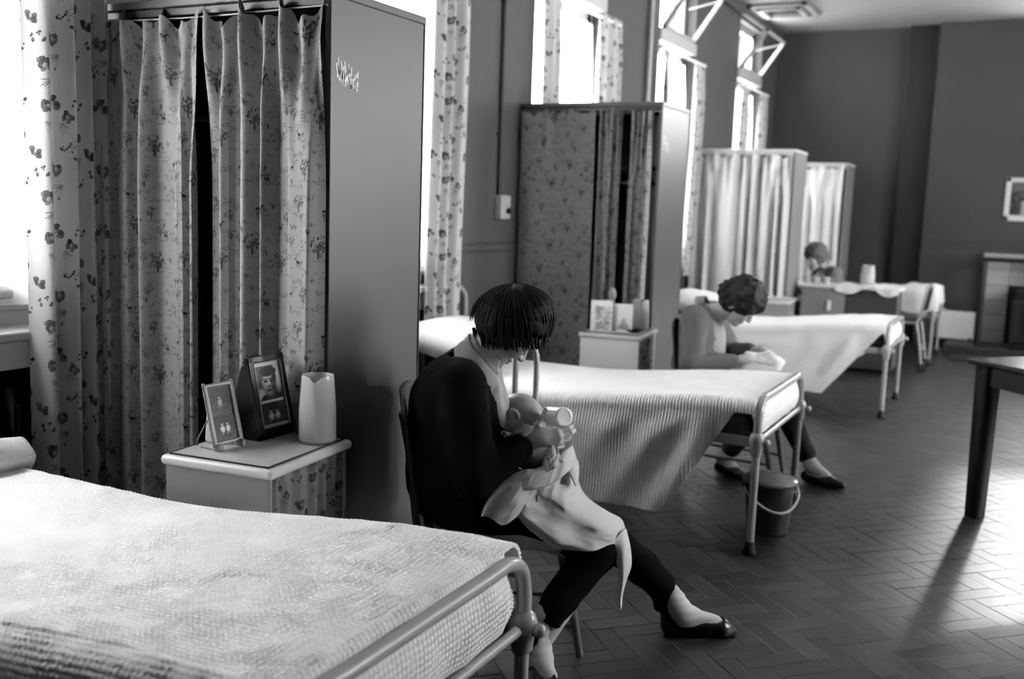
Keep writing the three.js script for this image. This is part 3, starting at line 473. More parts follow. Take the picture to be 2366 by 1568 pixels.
// local axes: front (with the little curtain) towards +x
function locker(label, x, z, turn, w, d, H, o = {}) {
  const t = thing('bedside_locker', label, 'bedside locker', [x, 0, z], turn), a = d / 2, b = w / 2;
  obj('side_panel', bx(-a, a, 0.03, H - 0.03, b - 0.016, b, 0.004), o.m ?? lockM, t);
  obj('side_panel', bx(-a, a, 0.03, H - 0.03, -b, -b + 0.016, 0.004), o.m ?? lockM, t);
  obj('back_panel', bx(-a, -a + 0.012, 0.05, H - 0.03, -b + 0.016, b - 0.016), o.m ?? lockM, t);
  for (const y of [0.06, 0.36]) obj('shelf', bx(-a + 0.012, a - 0.02, y, y + 0.014, -b + 0.016, b - 0.016), mat(0.4, 0.6), t);
  obj('plinth', bx(-a + 0.02, a - 0.02, 0, 0.04, -b + 0.03, b - 0.03), darkPaint, t);
  const top = obj('top', bx(-a - 0.012, a + 0.014, H - 0.032, H - 0.004, -b - 0.012, b + 0.012, 0.013), lockTop, t);
  obj('inset', bx(-a + 0.012, a - 0.012, H - 0.006, H, -b + 0.012, b - 0.012, 0.002), mat(0.66, 0.25), top);
  obj('edging', [bx(-a + 0.006, a - 0.006, H - 0.005, H + 0.0004, -b + 0.007, -b + 0.011), bx(-a + 0.006, a - 0.006, H - 0.005, H + 0.0004, b - 0.011, b - 0.007), bx(-a + 0.006, -a + 0.01, H - 0.005, H + 0.0004, -b + 0.007, b - 0.007), bx(a - 0.01, a - 0.006, H - 0.005, H + 0.0004, -b + 0.007, b - 0.007)], mat(0.14, 0.5), top);
  if (o.curtain !== false) obj('skirt_curtain', sheet((s, q) => { const f = Math.sin(s * 6 * 6.283 + Math.sin(s * 9)); return [a - 0.004 + 0.013 * f * (0.5 + 0.5 * q) + 0.006 * Math.sin(s * 60) * (1 - sst(0, 0.06, q)), H - 0.03 - q * (H - 0.115), lerp(b - 0.02, -b + 0.02, s)]; }, 110, 40), o.cloth ?? darkPrint, t);
  return t;
}
locker('bedside locker with a curtained front, holding the photo frames and white jug', -1.875, -2.12, 0.1, 0.385, 0.335, 0.697);
locker('pale bedside locker carrying greeting cards, beside the second wardrobe', -1.995, -5.2, 0.12, 0.4, 0.33, 0.715, { m: mat(0.84, 0.4), cloth: mat(0.8, 0.9, { map: rep(floral, 0.26) }) });
locker('grey bedside locker partly hidden by the seated woman with curly hair', -1.83, -8.2, 0.1, 0.4, 0.33, 0.7);

const ceramic = mat(0.7, 0.22);
function jug(label, x, y, z, h, r, turn, m = ceramic, name = 'jug') {
  const t = thing(name, label, 'jug', [x, y, z], turn);
  const prof = [[0, 0.004], [r * 0.96, 0], [r, 0.012], [r * 0.985, h * 0.5], [r * 0.86, h * 0.93], [r * 0.84, h], [r * 0.8, h], [r * 0.81, h * 0.93], [r * 0.94, h * 0.5], [r * 0.95, 0.02], [0, 0.014]];
  const g = lathe(prof, 0, 0, 0, 64), p = g.attributes.position;
  for (let i = 0; i < p.count; i++) { const a = Math.atan2(p.getX(i), p.getZ(i)), k = Math.exp(-a * a / 0.09) * sst(h * 0.8, h, p.getY(i)); p.setZ(i, p.getZ(i) + 0.016 * k); p.setY(i, p.getY(i) - 0.014 * k); }
  g.computeVertexNormals(); obj('body', g, m, t);
  obj('handle', tube([[0, h * 0.82, -r * 0.85], [0, h * 0.86, -r * 1.35], [0, h * 0.6, -r * 1.62], [0, h * 0.32, -r * 1.3], [0, h * 0.28, -r * 0.95]], 0.007), m, t);
  return t;
}
jug('tall white enamel water jug on the curtained locker beside the big photo frame', -1.775, 0.697, -2.25, 0.195, 0.054, 0.5);
{
  const t = thing('lidded_pot', 'small white pot half hidden behind the small photo frame', 'pot', [-2.0, 0.697, -2.09]);
  obj('body', lathe([[0, 0], [0.036, 0], [0.038, 0.01], [0.034, 0.07], [0.03, 0.11], [0, 0.112]], 0, 0, 0, 30), ceramic, t);
  obj('lid', lathe([[0, 0.145], [0.018, 0.14], [0.034, 0.124], [0.034, 0.11], [0, 0.11]], 0, 0, 0, 30), ceramic, t);
}
// prints inside the frames: soft grey shapes of people
const snap = (seed0, kind) => canvasTex(256, 320, (g, w, h) => {
  seed = seed0;
  const sh = (x, y, r, t, a = 1, sx = 1, sy = 1) => { for (let q = 0; q < 9; q++) { g.save(); g.translate(x, y); g.scale(sx, sy); blob(g, 0, 0, r * (1 - q * 0.09), t, a * 0.3); g.restore(); } };
  if (kind === 0) {   // a head and shoulders, softly lit
    g.fillStyle = gray(0.3); g.fillRect(0, 0, w, h); sh(225, 90, 90, 0.8, 1, 0.5, 2); sh(40, 290, 90, 0.85); sh(140, 330, 110, 0.08, 2, 1.2, 0.7); sh(130, 262, 60, 0.34, 1.6);
    sh(128, 170, 116, 0.62, 1.6, 0.68, 1); sh(112, 150, 70, 0.8, 0.9, 0.7, 1); sh(172, 190, 60, 0.24, 1, 0.5, 1.6); sh(128, 56, 92, 0.06, 2.4, 1, 0.5); sh(190, 110, 40, 0.06, 1.6, 0.5, 1.6);
    for (const x of [96, 152]) { sh(x, 146, 22, 0.12, 1.4, 1, 0.6); stroke(g, [[x - 24, 128], [x + 22, 126]], 8, 0.1); } sh(122, 196, 18, 0.4, 1); sh(122, 232, 34, 0.26, 1.1, 1, 0.35);
  } else {
    g.fillStyle = gray(0.09); g.fillRect(0, 0, w, h); for (let i = 0; i < 420; i++) blob(g, R(0, w), R(0, h), R(3, 12), R(0.02, 0.24), 0.4); for (let i = 0; i < 160; i++) blob(g, R(0, w), R(h * 0.7, h), R(4, 16), R(0.2, 0.45), 0.3);
    for (let k = 0; k < kind; k++) { const x = kind === 1 ? 120 : 96 + k * 66, t = kind === 1 ? 0.6 : 0.85; sh(x, 130, 20, 0.7, 1.5); sh(x - 2, 116, 18, 0.06, 1.2, 1, 0.6); sh(x + 3, 205, 42, t, 1.3, 0.7, 1.4); sh(x + (k ? 22 : -22), 200, 16, t * 0.8, 1.2, 0.6, 2); sh(x - 8, 270, 18, 0.5, 1.2, 0.6, 1.8); for (let q = 0; q < 12; q++) blob(g, x + R(-34, 34), R(160, 280), R(3, 10), R(0.1, 0.9), 0.45); }
  }
});
function standFrame(label, x, z, turn, w, h, tilt, m, pics, mw, matM, wedge) {
  const t = thing('photo_frame', label, 'photo frame', [x, 0.697, z], turn), g = new THREE.Group(); g.name = 'front'; g.rotation.x = -tilt; g.position.y = wedge ? 0.002 : 0.012; t.add(g);
  const f = [bx(-w / 2, w / 2, 0, mw, -0.006, 0.008, 0.004), bx(-w / 2, w / 2, h - mw, h, -0.006, 0.008, 0.004), bx(-w / 2, -w / 2 + mw, 0, h, -0.006, 0.008, 0.004), bx(w / 2 - mw, w / 2, 0, h, -0.006, 0.008, 0.004)];
  obj('moulding', f, m, g);
  obj('mount', bx(-w / 2 + mw * 0.8, w / 2 - mw * 0.8, mw * 0.8, h - mw * 0.8, -0.004, 0.001), matM, g);
  for (const [a, b, c, d, tx] of pics) { const q = new THREE.PlaneGeometry(b - a, d - c).translate((a + b) / 2, (c + d) / 2, 0.0022); obj('photograph', q, new THREE.MeshStandardMaterial({ map: tx, roughness: 0.55 }), g); }
  return [t, g];
}
{
  const gilt = mat(0.5, 0.45, { metalness: 0.2 });
  const [t, g] = standFrame('small light metal frame on an easel foot showing two snapshots', -1.925, -2.045, 1.5, 0.1, 0.172, 0.26, gilt, [[-0.037, 0.037, 0.095, 0.155, snap(11, 1)], [-0.037, 0.037, 0.02, 0.082, snap(23, 2)]], 0.011, mat(0.42, 0.8));
  obj('edge_rod', [tube([[-0.05, 0, 0.004], [-0.05, 0.172, 0.004]], 0.005), tube([[0.05, 0, 0.004], [0.05, 0.172, 0.004]], 0.005)], gilt, g);
  for (const x of [-0.04, 0.04]) obj('foot', [bx(x - 0.007, x + 0.007, 0, 0.02, -0.004, 0.022, 0.004), bx(x - 0.004, x + 0.004, 0, 0.006, -0.06, 0.01, 0.002)], gilt, t);
  obj('easel_wire', tube([[-0.03, 0.1, -0.03], [-0.035, 0.003, -0.085], [0.035, 0.003, -0.085], [0.03, 0.1, -0.03]], 0.0022, { sides: 6 }), gilt, t);
}
{
  const blk = mat(0.09, 0.3), [t, g] = standFrame('large black photo frame with wedge back holding a portrait above a smaller snapshot', -1.9, -2.22, 1.56, 0.15, 0.232, 0.22, blk, [[-0.05, 0.052, 0.1, 0.2, snap(5, 0)], [-0.05, 0.052, 0.03, 0.092, snap(41, 2)]], 0.021, mat(0.8, 0.7));
  obj('fillet', [bx(-0.056, 0.056, 0.0205, 0.0235, 0.006, 0.0095), bx(-0.056, 0.056, 0.2085, 0.2115, 0.006, 0.0095), bx(-0.0565, -0.0535, 0.0205, 0.2115, 0.006, 0.0095), bx(0.0535, 0.0565, 0.0205, 0.2115, 0.006, 0.0095)], mat(0.6, 0.4), g);
  const s = new THREE.Shape([[-0.004, 0.002], [-0.125, 0], [-0.07, 0.205], [-0.05, 0.225]].map(p => new THREE.Vector2(-p[0], p[1])));
  obj('wedge_back', new THREE.ExtrudeGeometry(s, { depth: 0.144, bevelEnabled: true, bevelSize: 0.002, bevelThickness: 0.002, bevelSegments: 1 }).rotateY(Math.PI / 2).translate(-0.072, 0, 0), blk, t);
}
// cards and vessels on the second locker
const cardPrint = (k) => canvasTex(128, 192, (g, w, h) => { seed = 60 + k; g.fillStyle = gray(0.93); g.fillRect(0, 0, w, h); if (k === 0) for (let i = 0; i < 150; i++) blob(g, 70 + R(-44, 44), 116 + R(-80, 70), R(4, 12), R(0.45, 0.85), 0.4); else { g.fillStyle = gray(0.7); g.beginPath(); g.moveTo(20, 180); g.lineTo(70, 90); g.lineTo(118, 180); g.fill(); blob(g, 66, 160, 20, 0.6); } });
function card(label, x, z, turn, w, h, open, k) {
  const t = thing('greeting_card', label, 'greeting card', [x, 0.715, z], turn), m = new THREE.MeshStandardMaterial({ map: cardPrint(k), roughness: 0.6, side: THREE.DoubleSide });
  const leaf = (n, a, mm) => { const g = new THREE.BoxGeometry(w, h, 0.001).translate(w / 2, h / 2, 0); const o = obj(n, g, mm, t); o.rotation.y = a; };
  leaf('front_leaf', 0, m); leaf('back_leaf', open, whiteM);
}
card('greeting card with a flower print standing at the corner of the second locker', -2.115, -5.07, 0.3, 0.12, 0.165, 0.5, 0);
card('white greeting card with a grey motif standing open beside the flower card', -2.005, -5.13, 0.1, 0.11, 0.15, 0.6, 1);
{
  const t = thing('figurine_bottle', 'slender patterned bottle rising behind the greeting cards', 'bottle', [-2.045, 0.715, -5.2]);
  obj('body', lathe([[0, 0], [0.03, 0], [0.034, 0.02], [0.032, 0.1], [0.024, 0.14], [0.014, 0.155], [0, 0.156]], 0, 0, 0, 30), mat(0.75, 0.4, { map: rep(floral, 0.12) }), t);
  obj('stopper', lathe([[0, 0.235], [0.01, 0.23], [0.02, 0.21], [0.022, 0.185], [0.014, 0.165], [0.012, 0.15], [0, 0.15]], 0, 0, 0, 24), mat(0.6, 0.4), t);
}
jug('grey enamel jug at the back of the second locker beside the open card', -1.915, 0.715, -5.32, 0.165, 0.05, 0.4, mat(0.66, 0.3));
single('saucer', 'small dark-rimmed saucer on the second locker in front of the grey jug', 'saucer', lathe([[0, 0.002], [0.03, 0], [0.05, 0.012], [0.052, 0.014], [0.03, 0.006], [0, 0.006]], -1.9, 0.715, -5.17, 30), mat(0.25, 0.3));
// ---------- people ----------
const skinM = mat(0.66, 0.55), hairM = mat(0.035, 0.6, { specularIntensity: 0.5 }), blackKnit = mat(0.045, 1, { specularIntensity: 0.15 }), blackCloth = mat(0.045, 1, { specularIntensity: 0.15 }), blouseM = mat(0.6, 0.85, { bumpMap: rep(weaveTex, 0.03), bumpScale: 0.0004 }), sockM = mat(0.72, 0.9, { bumpMap: rep(weaveTex, 0.03), bumpScale: 0.0006 }), shoeM = mat(0.05, 0.3);
const bend = (c, pitch, yaw) => { const e = new THREE.Euler(0, yaw, -pitch, 'YZX'), q = new THREE.Quaternion().setFromEuler(e), qi = q.clone().invert(); return { q, to: p => { const v = V(p[0] - c[0], p[1] - c[1], p[2] - c[2]).applyQuaternion(qi); return [v.x, v.y, v.z]; }, from: p => { const v = V(...p).applyQuaternion(q); return [v.x + c[0], v.y + c[1], v.z + c[2]]; } }; };
// head in its own axes: x forward, y up, z to the person's right
function headField(p) {
  let d = ell(p, [-0.012, 0.028, 0], [0.094, 0.088, 0.074]);
  d = smin(d, ell(p, [0.035, -0.035, 0], [0.05, 0.078, 0.056]), 0.035);
  d = smin(d, ell(p, [0.042, -0.085, 0], [0.038, 0.03, 0.036]), 0.025);           // jaw
  d = smin(d, ell(p, [0.072, -0.1, 0], [0.017, 0.016, 0.02]), 0.02);               // chin
  d = smin(d, cap(p, [0.076, 0.018, -0.03], [0.076, 0.018, 0.03], 0.012, 0.012), 0.02); // brow
  d = smin(d, cap(p, [0.084, 0.008, 0], [0.107, -0.03, 0], 0.008, 0.0115), 0.012);  // nose
  for (const s of [-1, 1]) {
    d = smin(d, ell(p, [0.097, -0.035, s * 0.011], [0.011, 0.008, 0.008]), 0.008);
    d = smin(d, ell(p, [0.062, -0.032, s * 0.036], [0.026, 0.024, 0.02]), 0.02);     // cheek
    d = Math.max(d, -ell(p, [0.09, -0.004, s * 0.031], [0.014, 0.009, 0.014]) - 0.0 + 0.001 * 0);
    d = smin(d, ell(p, [0.072, -0.005, s * 0.031], [0.013, 0.0105, 0.014]), 0.004);  // lids
    const e = Math.max(ell(p, [-0.004, -0.022, s * 0.076], [0.02, 0.031, 0.011]), -ell(p, [0.001, -0.02, s * 0.086], [0.011, 0.02, 0.008]));
    d = smin(d, e, 0.005);
  }
  d = smin(d, ell(p, [0.085, -0.062, 0], [0.011, 0.0055, 0.021]), 0.006);
  d = smin(d, ell(p, [0.083, -0.074, 0], [0.011, 0.0065, 0.018]), 0.006);
  return d;
}
// a hand from its wrist, knuckles and finger paths
function handField(p, H) {
  let d = cap(p, H.wrist, H.palm, 0.024, 0.028);
  for (const f of H.fingers) d = smin(d, cap(p, H.palm, f.pts[0], 0.02, f.r + 0.002), 0.014);
  d = smin(d, cap(p, H.thumb[0], H.palm, 0.014, 0.02), 0.015);
  let e = 9; for (const f of H.fingers) { let q = 9; for (let i = 1; i < f.pts.length; i++) q = smin(q, cap(p, f.pts[i - 1], f.pts[i], f.r * (1.02 - 0.06 * i), f.r * (0.98 - 0.07 * i)), 0.004); e = Math.min(e, q); }
  let th = 9; for (let i = 1; i < H.thumb.length; i++) th = smin(th, cap(p, H.thumb[i - 1], H.thumb[i], 0.0115 - 0.0008 * i, 0.0107 - 0.0013 * i), 0.005);
  return smin(smin(d, e, 0.006), th, 0.008);
}
function tuft(a, b, c, r) { // one tapering lock of hair
  const cv = new THREE.QuadraticBezierCurve3(V(...a), V(...b), V(...c)), g = new THREE.TubeGeometry(cv, 6, r, 5, false), p = g.attributes.position;
  for (let i = 0; i < p.count; i++) { const k = Math.floor(i / 6) / 6, m = cv.getPoint(k), f = 1 - 0.85 * k * k; p.setXYZ(i, m.x + (p.getX(i) - m.x) * f, m.y + (p.getY(i) - m.y) * f, m.z + (p.getZ(i) - m.z) * f); }
  g.computeVertexNormals(); return g;
}
const mergeF = gs => mergeGeometries(gs.map(g => g.toNonIndexed()));
// ---- low chairs ----
function lowChair(label, x, z, turn, sh = 0.4) {   // local x forward, z to the sitter's right
  const t = thing('nursing_chair', label, 'chair', [x, 0, z], turn), wood = mat(0.34, 0.4), pale = mat(0.58, 0.4), m2 = mat(0.1, 0.5);
  const s = new THREE.Shape(); s.moveTo(-0.2, -0.17); s.quadraticCurveTo(-0.22, 0, -0.2, 0.17); s.lineTo(0.2, 0.2); s.quadraticCurveTo(0.235, 0.2, 0.235, 0.16); s.lineTo(0.235, -0.16); s.quadraticCurveTo(0.235, -0.2, 0.2, -0.2); s.closePath();
  obj('seat', new THREE.ExtrudeGeometry(s, { depth: 0.02, bevelEnabled: true, bevelSize: 0.006, bevelThickness: 0.006, bevelSegments: 3, curveSegments: 10 }).rotateX(-Math.PI / 2).translate(0, sh - 0.027, 0), pale, t);
  for (const k of [-1, 1]) {
    obj('leg', rod([0.292, 0, k * 0.12], [0.215, sh - 0.02, k * 0.14], 0.012, 0.018), wood, t);
    obj('leg', rod([-0.27, 0, k * 0.13], [-0.18, sh - 0.02, k * 0.14], 0.012, 0.018), wood, t);
    obj('back_post', tube([[-0.175, sh - 0.03, k * 0.14], [-0.24, sh + 0.2, k * 0.15], [-0.275, sh + 0.36, k * 0.15]], 0.012), m2, t);
    obj('stretcher', rod([0.27, 0.1, k * 0.125], [-0.248, 0.1, k * 0.132], 0.008), wood, t);
  }
  obj('stretcher', rod([-0.01, 0.1, -0.13], [-0.01, 0.1, 0.13], 0.008), wood, t);
  obj('backrest', sheet((a, b) => { const zz = lerp(-0.2, 0.2, a), c = 1 - (zz / 0.2) ** 2, tt = b * (1 - 0.1 * Math.pow(Math.abs(zz / 0.2), 5)); return [-0.205 - 0.05 * b - 0.03 * c, sh + 0.0 + 0.42 * tt, zz]; }, 30, 20, 0.014), m2, t);
  return t;
}
const W1 = [-1.401, 0, -2.664], A1 = 0.4838;   // her place on the floor and the way she faces
const place1 = (x, w) => { const c = Math.cos(A1), s = Math.sin(A1); return [W1[0] + c * x + s * w, W1[2] - s * x + c * w]; };
{ const [x, z] = place1(-0.015, -0.065); lowChair('low dark-backed nursing chair under the woman in black', x, z, A1 + 0.0); }
{
  const t = thing('person', 'dark-haired woman in black cardigan and slacks, seated and bottle-feeding a baby', 'person', W1, A1);
  const HC1 = [0.023, 1.03, 0], hb = bend(HC1, 0.92, 0.22);
  const sh = k => [-0.115, 0.865, k * 0.15], elR = [-0.06, 0.6, 0.19], wrR = [0.085, 0.694, 0.125], elL = [0.0, 0.62, -0.21], wrL = [0.13, 0.66, -0.07];
  const hipR = [-0.1, 0.49, 0.085], knR = [0.315, 0.35, 0.08], anR = [0.135, 0.085, 0.19], hipL = [-0.1, 0.49, -0.1], knL = [0.34, 0.355, -0.1], anL = [0.598, 0.108, -0.128];
  const HR = { wrist: wrR, palm: [0.13, 0.717, 0.135], thumb: [[0.098, 0.716, 0.14], [0.116, 0.75, 0.134], [0.128, 0.772, 0.122], [0.137, 0.793, 0.106]],
    fingers: [{ r: 0.0088, pts: [[0.172, 0.734, 0.142], [0.206, 0.742, 0.126], [0.217, 0.744, 0.102], [0.209, 0.745, 0.084]] }, { r: 0.009, pts: [[0.178, 0.72, 0.142], [0.214, 0.727, 0.122], [0.224, 0.73, 0.096], [0.214, 0.735, 0.076]] }, { r: 0.0087, pts: [[0.174, 0.704, 0.138], [0.206, 0.71, 0.118], [0.214, 0.716, 0.092], [0.203, 0.722, 0.074]] }, { r: 0.0078, pts: [[0.163, 0.69, 0.13], [0.188, 0.694, 0.11], [0.193, 0.7, 0.09], [0.184, 0.706, 0.077]] }] };
  const HL = { wrist: wrL, palm: [0.165, 0.665, -0.03], thumb: [[0.13, 0.685, -0.03], [0.15, 0.705, -0.005], [0.165, 0.71, 0.015]], fingers: [0, 1, 2, 3].map(i => ({ r: 0.0085, pts: [[0.19, 0.68 - 0.017 * i, 0], [0.195, 0.68 - 0.017 * i, 0.03], [0.18, 0.68 - 0.017 * i, 0.05], [0.165, 0.68 - 0.016 * i, 0.058]] })) };
  const bodyF = p => {
    let d = ell(p, [-0.13, 0.5, 0], [0.1, 0.1, 0.15]); d = smin(d, ell(p, [-0.13, 0.72, 0], [0.095, 0.19, 0.14]), 0.08); d = smin(d, cap(p, [-0.13, 0.5, 0], [-0.13, 0.72, 0], 0.1, 0.1), 0.05);
    d = smin(d, cap(p, [-0.105, 0.87, 0], [-0.04, 0.97, 0], 0.055, 0.047), 0.04); d = smin(d, cap(p, [-0.04, 0.97, 0], [0.005, 1.02, 0], 0.047, 0.05), 0.02);
    for (const [k, e, w] of [[1, elR, wrR], [-1, elL, wrL]]) d = smin(d, chain(p, [sh(k), e, w], [0.045, 0.036, 0.023]), 0.03);
    for (const [h, k, a] of [[hipR, knR, anR], [hipL, knL, anL]]) d = smin(d, chain(p, [h, k, a], [0.07, 0.046, 0.031]), 0.02);
    d = smin(d, chain(p, [anR, [0.14, 0.05, 0.2], [0.17, 0.035, 0.28]], [0.03, 0.03, 0.025]), 0.02); d = smin(d, chain(p, [anL, [0.625, 0.055, -0.13], [0.74, 0.032, -0.134]], [0.03, 0.032, 0.024]), 0.02);
    return d;
  };
  const head = field(headField, [-0.125, -0.135, -0.1], [0.135, 0.135, 0.1], 0.0035).applyQuaternion(hb.q).translate(...HC1);
  obj('body', mergeF([field(bodyF, [-0.3, -0.02, -0.3], [0.82, 1.06, 0.34], 0.012), head, field(p => handField(p, HR), [0.04, 0.65, 0.04], [0.25, 0.83, 0.19], 0.003), field(p => handField(p, HL), [0.08, 0.58, -0.12], [0.23, 0.74, 0.08], 0.0035)]), skinM, t);
  // cardigan
  const knitF = p => {
    let d = ell(p, [-0.135, 0.545, -0.02], [0.145, 0.14, 0.2]); d = smin(d, ell(p, [-0.13, 0.69, 0], [0.15, 0.2, 0.175]), 0.08); d = smin(d, ell(p, [-0.15, 0.8, 0], [0.115, 0.12, 0.17]), 0.06);
    d = smin(d, cap(p, [-0.12, 0.865, -0.1], [-0.12, 0.865, 0.1], 0.068, 0.068), 0.06);
    d = smin(d, chain(p, [sh(1), elR, [0.072, 0.688, 0.133]], [0.072, 0.062, 0.041]), 0.035); d = smin(d, chain(p, [sh(-1), elL, [0.11, 0.66, -0.09]], [0.072, 0.06, 0.04]), 0.035);
    d += 0.0045 * noise(p[0] * 22, p[1] * 16, p[2] * 22) + 0.002 * noise(p[0] * 60, p[1] * 40, p[2] * 60);
    d = Math.max(d, -(Math.hypot(p[0] - 0.115, p[1] - 0.72, p[2] - 0.115) - 0.05));                    // sleeve end
    d = Math.max(d, -(cap(p, [-0.085, 0.93, 0], [0.03, 1.1, 0], 0.075, 0.13)));                             // neck opening
    const front = Math.max(-0.1 - p[0], Math.abs(p[2]) - 0.022 - 0.3 * Math.max(0, p[1] - 0.7)); d = Math.max(d, -Math.max(front, 0.62 - p[1], p[1] - 0.95));
    return d;
  };
  obj('cardigan', field(knitF, [-0.34, 0.34, -0.31], [0.2, 0.99, 0.31], 0.01), blackKnit, t);
  const blF = p => { let d = ell(p, [-0.06, 0.73, 0], [0.095, 0.17, 0.085]); d = smin(d, cap(p, [-0.09, 0.88, 0], [-0.045, 0.94, 0], 0.07, 0.058), 0.05); d += 0.004 * noise(p[0] * 18, p[1] * 26, p[2] * 18) + 0.003 * Math.sin(p[2] * 130 + p[1] * 20); return Math.max(d, -cap(p, [-0.05, 0.945, 0], [0.03, 1.06, 0], 0.05, 0.09)); };
  obj('blouse', field(blF, [-0.22, 0.56, -0.17], [0.07, 1.02, 0.17], 0.008), blouseM, t);
  { // collar: a stand round the neck and a leaf folded down over the cardigan, with a point at the front
    const axis = bend([-0.072, 0.925, 0], 0.62, 0);   // leans forward with the neck
    const ring = (a, r, y, k) => axis.from([-Math.cos(a) * r * 1.12 + k, y, Math.sin(a) * r]);
    const leaf = sheet((s, q) => { const a = lerp(-2.45, 2.45, s), f = Math.abs(a) / 2.45, pt = sst(0.8, 1, f), r = lerp(0.058 + 0.012 * f, 0.064 + 0.036 * f, Math.pow(q, 0.8)), y = lerp(0.046 - 0.05 * f, -0.018 - 0.042 * f - 0.02 * pt, q) + 0.006 * Math.sin(q * 3.1); return ring(a, r, y, 0.02 * f * f + 0.003 * noise(s * 9, q * 4, 2)); }, 90, 16, 0.003);
    const stand = sheet((s, q) => { const a = lerp(-2.5, 2.5, s), f = Math.abs(a) / 2.5; return ring(a, 0.057 + 0.012 * f - 0.006 * (1 - q), 0.062 - 0.052 * f - 0.03 * q, 0.02 * f * f); }, 70, 6, 0.003);
    obj('collar', [leaf, stand], blouseM, t);
  }
  // slacks with stirrup straps
  const slF = p => {
    let d = ell(p, [-0.12, 0.5, -0.01], [0.15, 0.1, 0.19]);
    d = smin(d, chain(p, [hipR, [0.12, 0.466, 0.085], knR, [0.2, 0.22, 0.145], [0.163, 0.158, 0.168]], [0.088, 0.074, 0.062, 0.05, 0.043]), 0.03);
    d = smin(d, chain(p, [hipL, [0.12, 0.468, -0.1], knL, [0.48, 0.235, -0.118], [0.575, 0.142, -0.127]], [0.088, 0.074, 0.062, 0.056, 0.048]), 0.03);
    d += 0.003 * noise(p[0] * 20, p[1] * 20, p[2] * 20);
    const cut = (c, n, o) => (p[0] - c[0]) * n[0] + (p[1] - c[1]) * n[1] + (p[2] - c[2]) * n[2] - o;
    if (p[0] > 0.4) { d = Math.max(d, cut(anL, [0.83, -0.55, 0], -0.04)); d = smin(d, cap(p, [0.555, 0.15, -0.127], [0.575, 0.05, -0.129], 0.037, 0.033), 0.012); } else if (p[1] < 0.3) d = Math.max(d, cut([0.16, 0.15, 0.17], [-0.3, -0.85, 0.35], 0.0));
    return d;
  };
  obj('slacks', field(slF, [-0.32, 0.08, -0.26], [0.66, 0.63, 0.28], 0.009), blackCloth, t);
  obj('stirrup', sheet((s, q) => [lerp(0.125, 0.098, q) + 0.02 * s, lerp(0.15, 0.06, q), 0.215 + 0.012 * Math.sin(q * 3)], 4, 10, 0.003), blackCloth, t);
  for (const [n, a, f, toe, lo, hi] of [[0, anR, [0.142, 0.052, 0.205], [0.168, 0.04, 0.275], [0.06, -0.01, 0.1], [0.28, 0.25, 0.34]], [1, anL, [0.63, 0.066, -0.13], [0.74, 0.038, -0.134], [0.48, -0.01, -0.22], [0.84, 0.24, -0.05]]])
    obj('sock', field(p => { let d = chain(p, [[a[0] * (n ? 0.975 : 1.12) , a[1] + (n ? 0.03 : 0.09), a[2] - (n ? 0 : 0.025)], a, f, toe], [n ? 0.034 : 0.037, 0.036, 0.036, 0.027], 0.03); return d + 0.0012 * Math.sin(p[1] * 260); }, lo, hi, 0.006), sockM, t);
  const shoe = (heel, toe, w) => { // court shoe: sole, upper with an open throat, small bow
    const dx = toe[0] - heel[0], dz = toe[2] - heel[2], L = Math.hypot(dx, dz), c = dx / L, s = dz / L, M = (x, y, z) => [heel[0] + x * c - z * s, y, heel[2] + x * s + z * c];
    const up = field(p => { const x = (p[0] - heel[0]) * c + (p[2] - heel[2]) * s, z = -(p[0] - heel[0]) * s + (p[2] - heel[2]) * c, y = p[1], q = [x, y, z];
      let d = chain(q, [[0.03, 0.034, 0], [0.13, 0.026, 0], [0.19, 0.022, 0.004], [L - 0.012, 0.013, 0]], [0.036, 0.033, 0.032, 0.011], 0.03); d = smin(d, cap(q, [0.022, 0.03, 0], [0.012, 0.085, 0], 0.03, 0.03), 0.02);
      d = Math.max(d, 0.008 - y); d = Math.max(d, -cap(q, [0.05, 0.1, 0], [0.17, 0.073, 0], 0.045, 0.034)); return d; }, [Math.min(heel[0], toe[0]) - 0.06, 0, Math.min(heel[2], toe[2]) - 0.06], [Math.max(heel[0], toe[0]) + 0.06, 0.12, Math.max(heel[2], toe[2]) + 0.06], 0.004);
    const so = new THREE.Shape(); so.moveTo(0, -0.026); so.quadraticCurveTo(-0.012, 0, 0, 0.026); so.quadraticCurveTo(0.1, 0.022, 0.18, 0.038); so.quadraticCurveTo(L + 0.01, 0.02, L + 0.004, 0); so.quadraticCurveTo(L + 0.01, -0.02, 0.18, -0.036); so.quadraticCurveTo(0.1, -0.024, 0, -0.026);
    const sole = new THREE.ExtrudeGeometry(so, { depth: 0.008, bevelEnabled: false, curveSegments: 12 }).rotateX(-Math.PI / 2).rotateY(-Math.atan2(s, c)).translate(heel[0], 0.002, heel[2]);
    const o = obj('shoe', [up, sole], shoeM, t);
    const bow = []; for (const k of [-1, 1]) bow.push(ball(0, 0, 0, 0.009, 0.5).scale(1.1, 1, 1.1).translate(...M(0.2, 0.052, k * 0.011))); bow.push(ball(...M(0.2, 0.053, 0), 0.004)); obj('bow', bow, mat(0.07, 0.25), o);
  };
  shoe([0.567, 0, -0.13], [0.815, 0, -0.138]); shoe([0.128, 0, 0.165], [0.178, 0, 0.4]);
